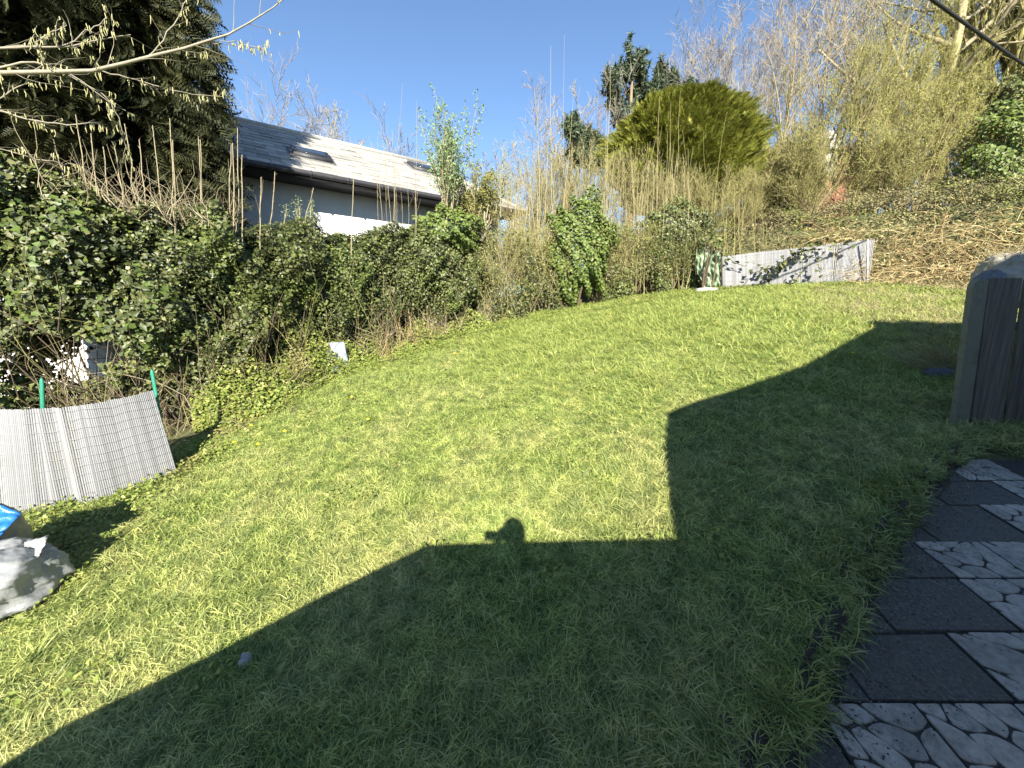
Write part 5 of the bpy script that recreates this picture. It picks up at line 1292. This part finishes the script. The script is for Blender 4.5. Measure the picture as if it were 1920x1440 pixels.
# ivy trailing over the upper screen
iv = thing('trailing_ivy', 'dark ivy sprays trailing across the face of the upper screen', 'ivy', W(1480, 550, 10.0))
L_, S_ = [], []
for (x0, y0, x1, y1, m_) in ((1355, 478, 1395, 500, 16), (1400, 512, 1440, 500, 14), (1430, 530, 1480, 480, 34), (1460, 500, 1500, 470, 30), (1478, 476, 1540, 458, 46), (1545, 462, 1600, 452, 18), (1470, 545, 1505, 505, 12), (1530, 480, 1535, 515, 9), (1380, 545, 1400, 525, 8)):
    t = r_.random(m_)[:, None]; a, b = W(x0, y0, np.interp(x0, [1352, 1626], [10.42, 9.45])), W(x1, y1, np.interp(x1, [1352, 1626], [10.42, 9.45]))
    L_.append(a * (1 - t) + b * t + r_.normal(0, .06, (m_, 3)) * np.array([1, .3, 1]) - np.array([0, .06, 0])); S_.append(np.stack([a - np.array([0, .05, 0]), (a + b) / 2 + np.array([0, -.05, -.05]), b - np.array([0, .05, 0])]))
P = np.concatenate(L_); V, F = leaves(P, np.array([.2, -.6, .8]) + r_.normal(0, .5, (len(P), 3)), r_.uniform(.07, .13, len(P)), IVY, IVY_F, r_); part('foliage', V, F, M['ivy'], iv, 'stuff')
V, F = tubes(np.array(S_), np.full((len(S_), 3), .008), 4); part('stems', V, F, M['twig_dark'], iv, 'stuff')

# ------------------------------------------------------------------ hazel boughs with catkins reaching in from the left
hz_ = thing('hazel_tree', 'bare hazel boughs hung with yellow catkins reaching in at upper left', 'tree', gpt(-8.2, 3.4))
rz_ = np.random.default_rng(161)
def bough(pts, F0, F1, r0, r1):
    pts = np.array(pts, float); n = len(pts); Fs = np.linspace(F0, F1, n); K = 14
    P = np.array([W(x, y, F) for (x, y), F in zip(pts, Fs)]); d = np.linspace(0, n - 1, K)
    path = np.stack([np.interp(d, np.arange(n), P[:, k]) for k in range(3)], -1)
    path[1:-1] = path[1:-1] * .5 + (path[:-2] + path[2:]) * .25
    return path + rz_.normal(0, .006, path.shape), np.linspace(r0, r1, K) * .66
BO = [([(-260, 190), (-60, 135), (0, 133), (90, 140), (190, 133), (270, 108), (330, 92), (400, 80), (440, 55), (490, 30), (560, -20)], 3.6, 4.4, .034, .006),
      ([(-200, 120), (0, 88), (60, 89), (125, 87), (180, 80), (240, 62)], 3.7, 4.3, .018, .005),
      ([(60, 89), (125, 87), (150, 66), (175, 52), (200, 30)], 4.0, 4.2, .009, .005),
      ([(0, 88), (60, 88), (85, 68), (125, 46)], 3.9, 4.1, .008, .004),
      ([(-120, 160), (0, 125), (50, 114), (100, 122), (150, 150), (190, 178), (235, 208)], 3.7, 4.2, .016, .004),
      ([(-150, 200), (0, 205), (60, 225), (120, 235), (190, 228)], 3.6, 4.0, .015, .005),
      ([(-100, 230), (0, 185), (40, 160), (85, 112)], 3.7, 3.9, .01, .004),
      ([(190, 133), (260, 150), (330, 172), (420, 182)], 4.0, 4.4, .009, .003),
      ([(265, 110), (300, 90), (330, 40), (350, 0), (360, -40)], 4.1, 4.3, .009, .004),
      ([(120, 135), (200, 178), (220, 210), (235, 260), (230, 300)], 4.0, 4.2, .007, .003),
      ([(-100, 250), (0, 280), (80, 300), (150, 310)], 3.7, 4.1, .009, .004),
      ([(400, 80), (440, 78), (470, 86), (498, 92)], 4.25, 4.4, .005, .003)]
allp, allr = [], []
for pts, F0, F1, r0, r1 in BO:
    path, rad = bough(pts, F0, F1, r0, r1); allp.append(path); allr.append(rad)
    V, F = tubes(path, rad, 6); part('bough', V, F, M['hazel'], hz_)
AP, AR = np.array(allp), np.array(allr)
q, d, L, rr = sub(rz_, AP, AR, 13, .15, 1, 38, .2, .6); P2, R2 = grow(rz_, q, d, np.clip(L, .1, .5), np.clip(rr, .002, .004), 6, .16, (0, 0, .03)); V, F = tubes(P2, R2, 3); part('twigs', V, F, M['hazel'], hz_, 'stuff')
hub = np.array(hz_.location); tk = np.stack([hub + np.array([0, 0, -.1]), hub + np.array([.2, .1, 1.6]), hub + np.array([.9, .2, 3.4]), hub + np.array([2.0, .25, 5.2])]); V, F = tubes(tk, np.array([.1, .085, .07, .03]), 8); part('trunk', V, F, M['hazel'], hz_)
nc = 330; k = rz_.integers(0, len(P2), nc); t = rz_.integers(1, 6, nc); top = P2[k, t]
top = np.concatenate([top, np.repeat(top[:110], 2, 0) + rz_.normal(0, .012, (220, 3)) * np.array([1, 1, .3])]); nc = len(top); Lc = rz_.uniform(.03, .075, nc)
Pc = np.stack([top, top - np.array([0, 0, .15]) * Lc[:, None] / .15 * .15, top - Lc[:, None] * np.array([0, 0, .5]) + rz_.normal(0, .004, (nc, 3)), top - Lc[:, None] * np.array([0, 0, 1.0]) + rz_.normal(0, .006, (nc, 3))], 1)
V, F = tubes(Pc, np.tile(np.array([.001, .0042, .0046, .002]), (nc, 1)), 4); part('catkins', V, F, M['catkin'], hz_, 'stuff')

# ------------------------------------------------------------------ overhead cable, dandelions, litter
n = 24; A_, B_ = np.array([-4.0, .85, Z0 + 3.55]), np.array([14.0, 9.25, Z0 + 3.75]); t = np.linspace(0, 1, n)[:, None]
path = A_ * (1 - t) + B_ * t - np.array([0, 0, .28]) * np.sin(3.14 * t)
V, F = tubes(path, np.full(n, .019), 6); o = obj('overhead_cable', mesh_np(V, F), surf('black cable', (.012, .012, .012), (.025, .025, .025), 10, .6, 0)); tag(o, 'thick black overhead cable crossing the upper right corner', 'cable')
M['petal'] = surf('dandelion yellow', (.75, .5, .01), (.85, .62, .02), 20, .7, 0)
rd = np.random.default_rng(171)
for px, py, lab in ((472, 806, 'yellow dandelion by the bramble beside the grey screen'), (440, 838, 'yellow dandelion lowest beside the grey screen'), (485, 842, 'yellow dandelion just right of the bramble beside the screen'), (535, 817, 'yellow dandelion at the lawn edge right of its neighbours'),
                    (660, 752, 'yellow dandelion below the plastic offcut at the hedge foot'), (852, 668, 'yellow dandelion at the hedge foot below the sapling'), (1595, 671, 'yellow dandelion at the shadow edge near the top of the lawn'), (690, 795, 'yellow dandelion out on the sunlit lawn')):
    q = hit(px, py + 4); o = thing('dandelion', lab, 'flower', q, 'dandelions in the lawn')
    V, F = tubes(np.array([q, q + np.array([.005, 0, .05]), q + np.array([.008, -.005, .1])]), np.full(3, .0025), 4); part('stem', V, F, M['weed'], o)
    c = q + np.array([.008, -.008, .105]); nn = 40; a = rd.random(nn) * 6.283; e = rd.uniform(.1, 1.2, nn)
    V, F = leaves(np.repeat(c[None], nn, 0) + np.stack([np.cos(a) * np.cos(e), np.sin(a) * np.cos(e), np.sin(e) * .5], -1) * .012, np.stack([np.cos(a) * .3, np.sin(a) * .3 - .4, np.ones(nn)], -1), np.full(nn, .03), LEAF, LEAF_F, rd); part('flower_head', V, F, M['petal'], o)
# mossy grit and dead grass swept over the edge of the patio
rl = np.random.default_rng(181); n = 6000
f = rl.uniform(.7, 3.15, n); l = edge_l(f) + np.abs(rl.normal(0, .28, n)); P = np.stack([l, f, patio_z(f) + .004 + .004 * rl.random(n)], -1)
V1, F1 = leaves(P, np.array([0, -.2, 1]) + rl.normal(0, .4, (n, 3)), rl.uniform(.004, .013, n), LEAF * np.array([1.6, 1, 2]), LEAF_F, rl)
lit = obj('patio_litter', mesh_np(V1, F1), leafmat('litter', [(.03, .028, .022), (.08, .07, .05), (.16, .14, .1), (.25, .23, .18)], .8, .2, 0)); tag(lit, 'grit and dead leaf crumbs along the patio edge', 'litter', kind='stuff')
n = 160; f = rl.uniform(.8, 3.1, n); l = edge_l(f) + rl.uniform(-.05, .5, n) * rl.random(n); a = rl.random(n) * 6.283
P1, R1 = grow(rl, np.stack([l, f, patio_z(f) + .012], -1), np.stack([np.cos(a), np.sin(a), .206 * np.sin(a)], -1), rl.uniform(.06, .2, n), .0016, 5, .12, (0, 0, 0)); V, F = tubes(P1, R1, 3)
ds = obj('dead_stems', mesh_np(V, F), M['straw']); tag(ds, 'loose dead grass stems lying on the patio edge', 'litter', kind='stuff')
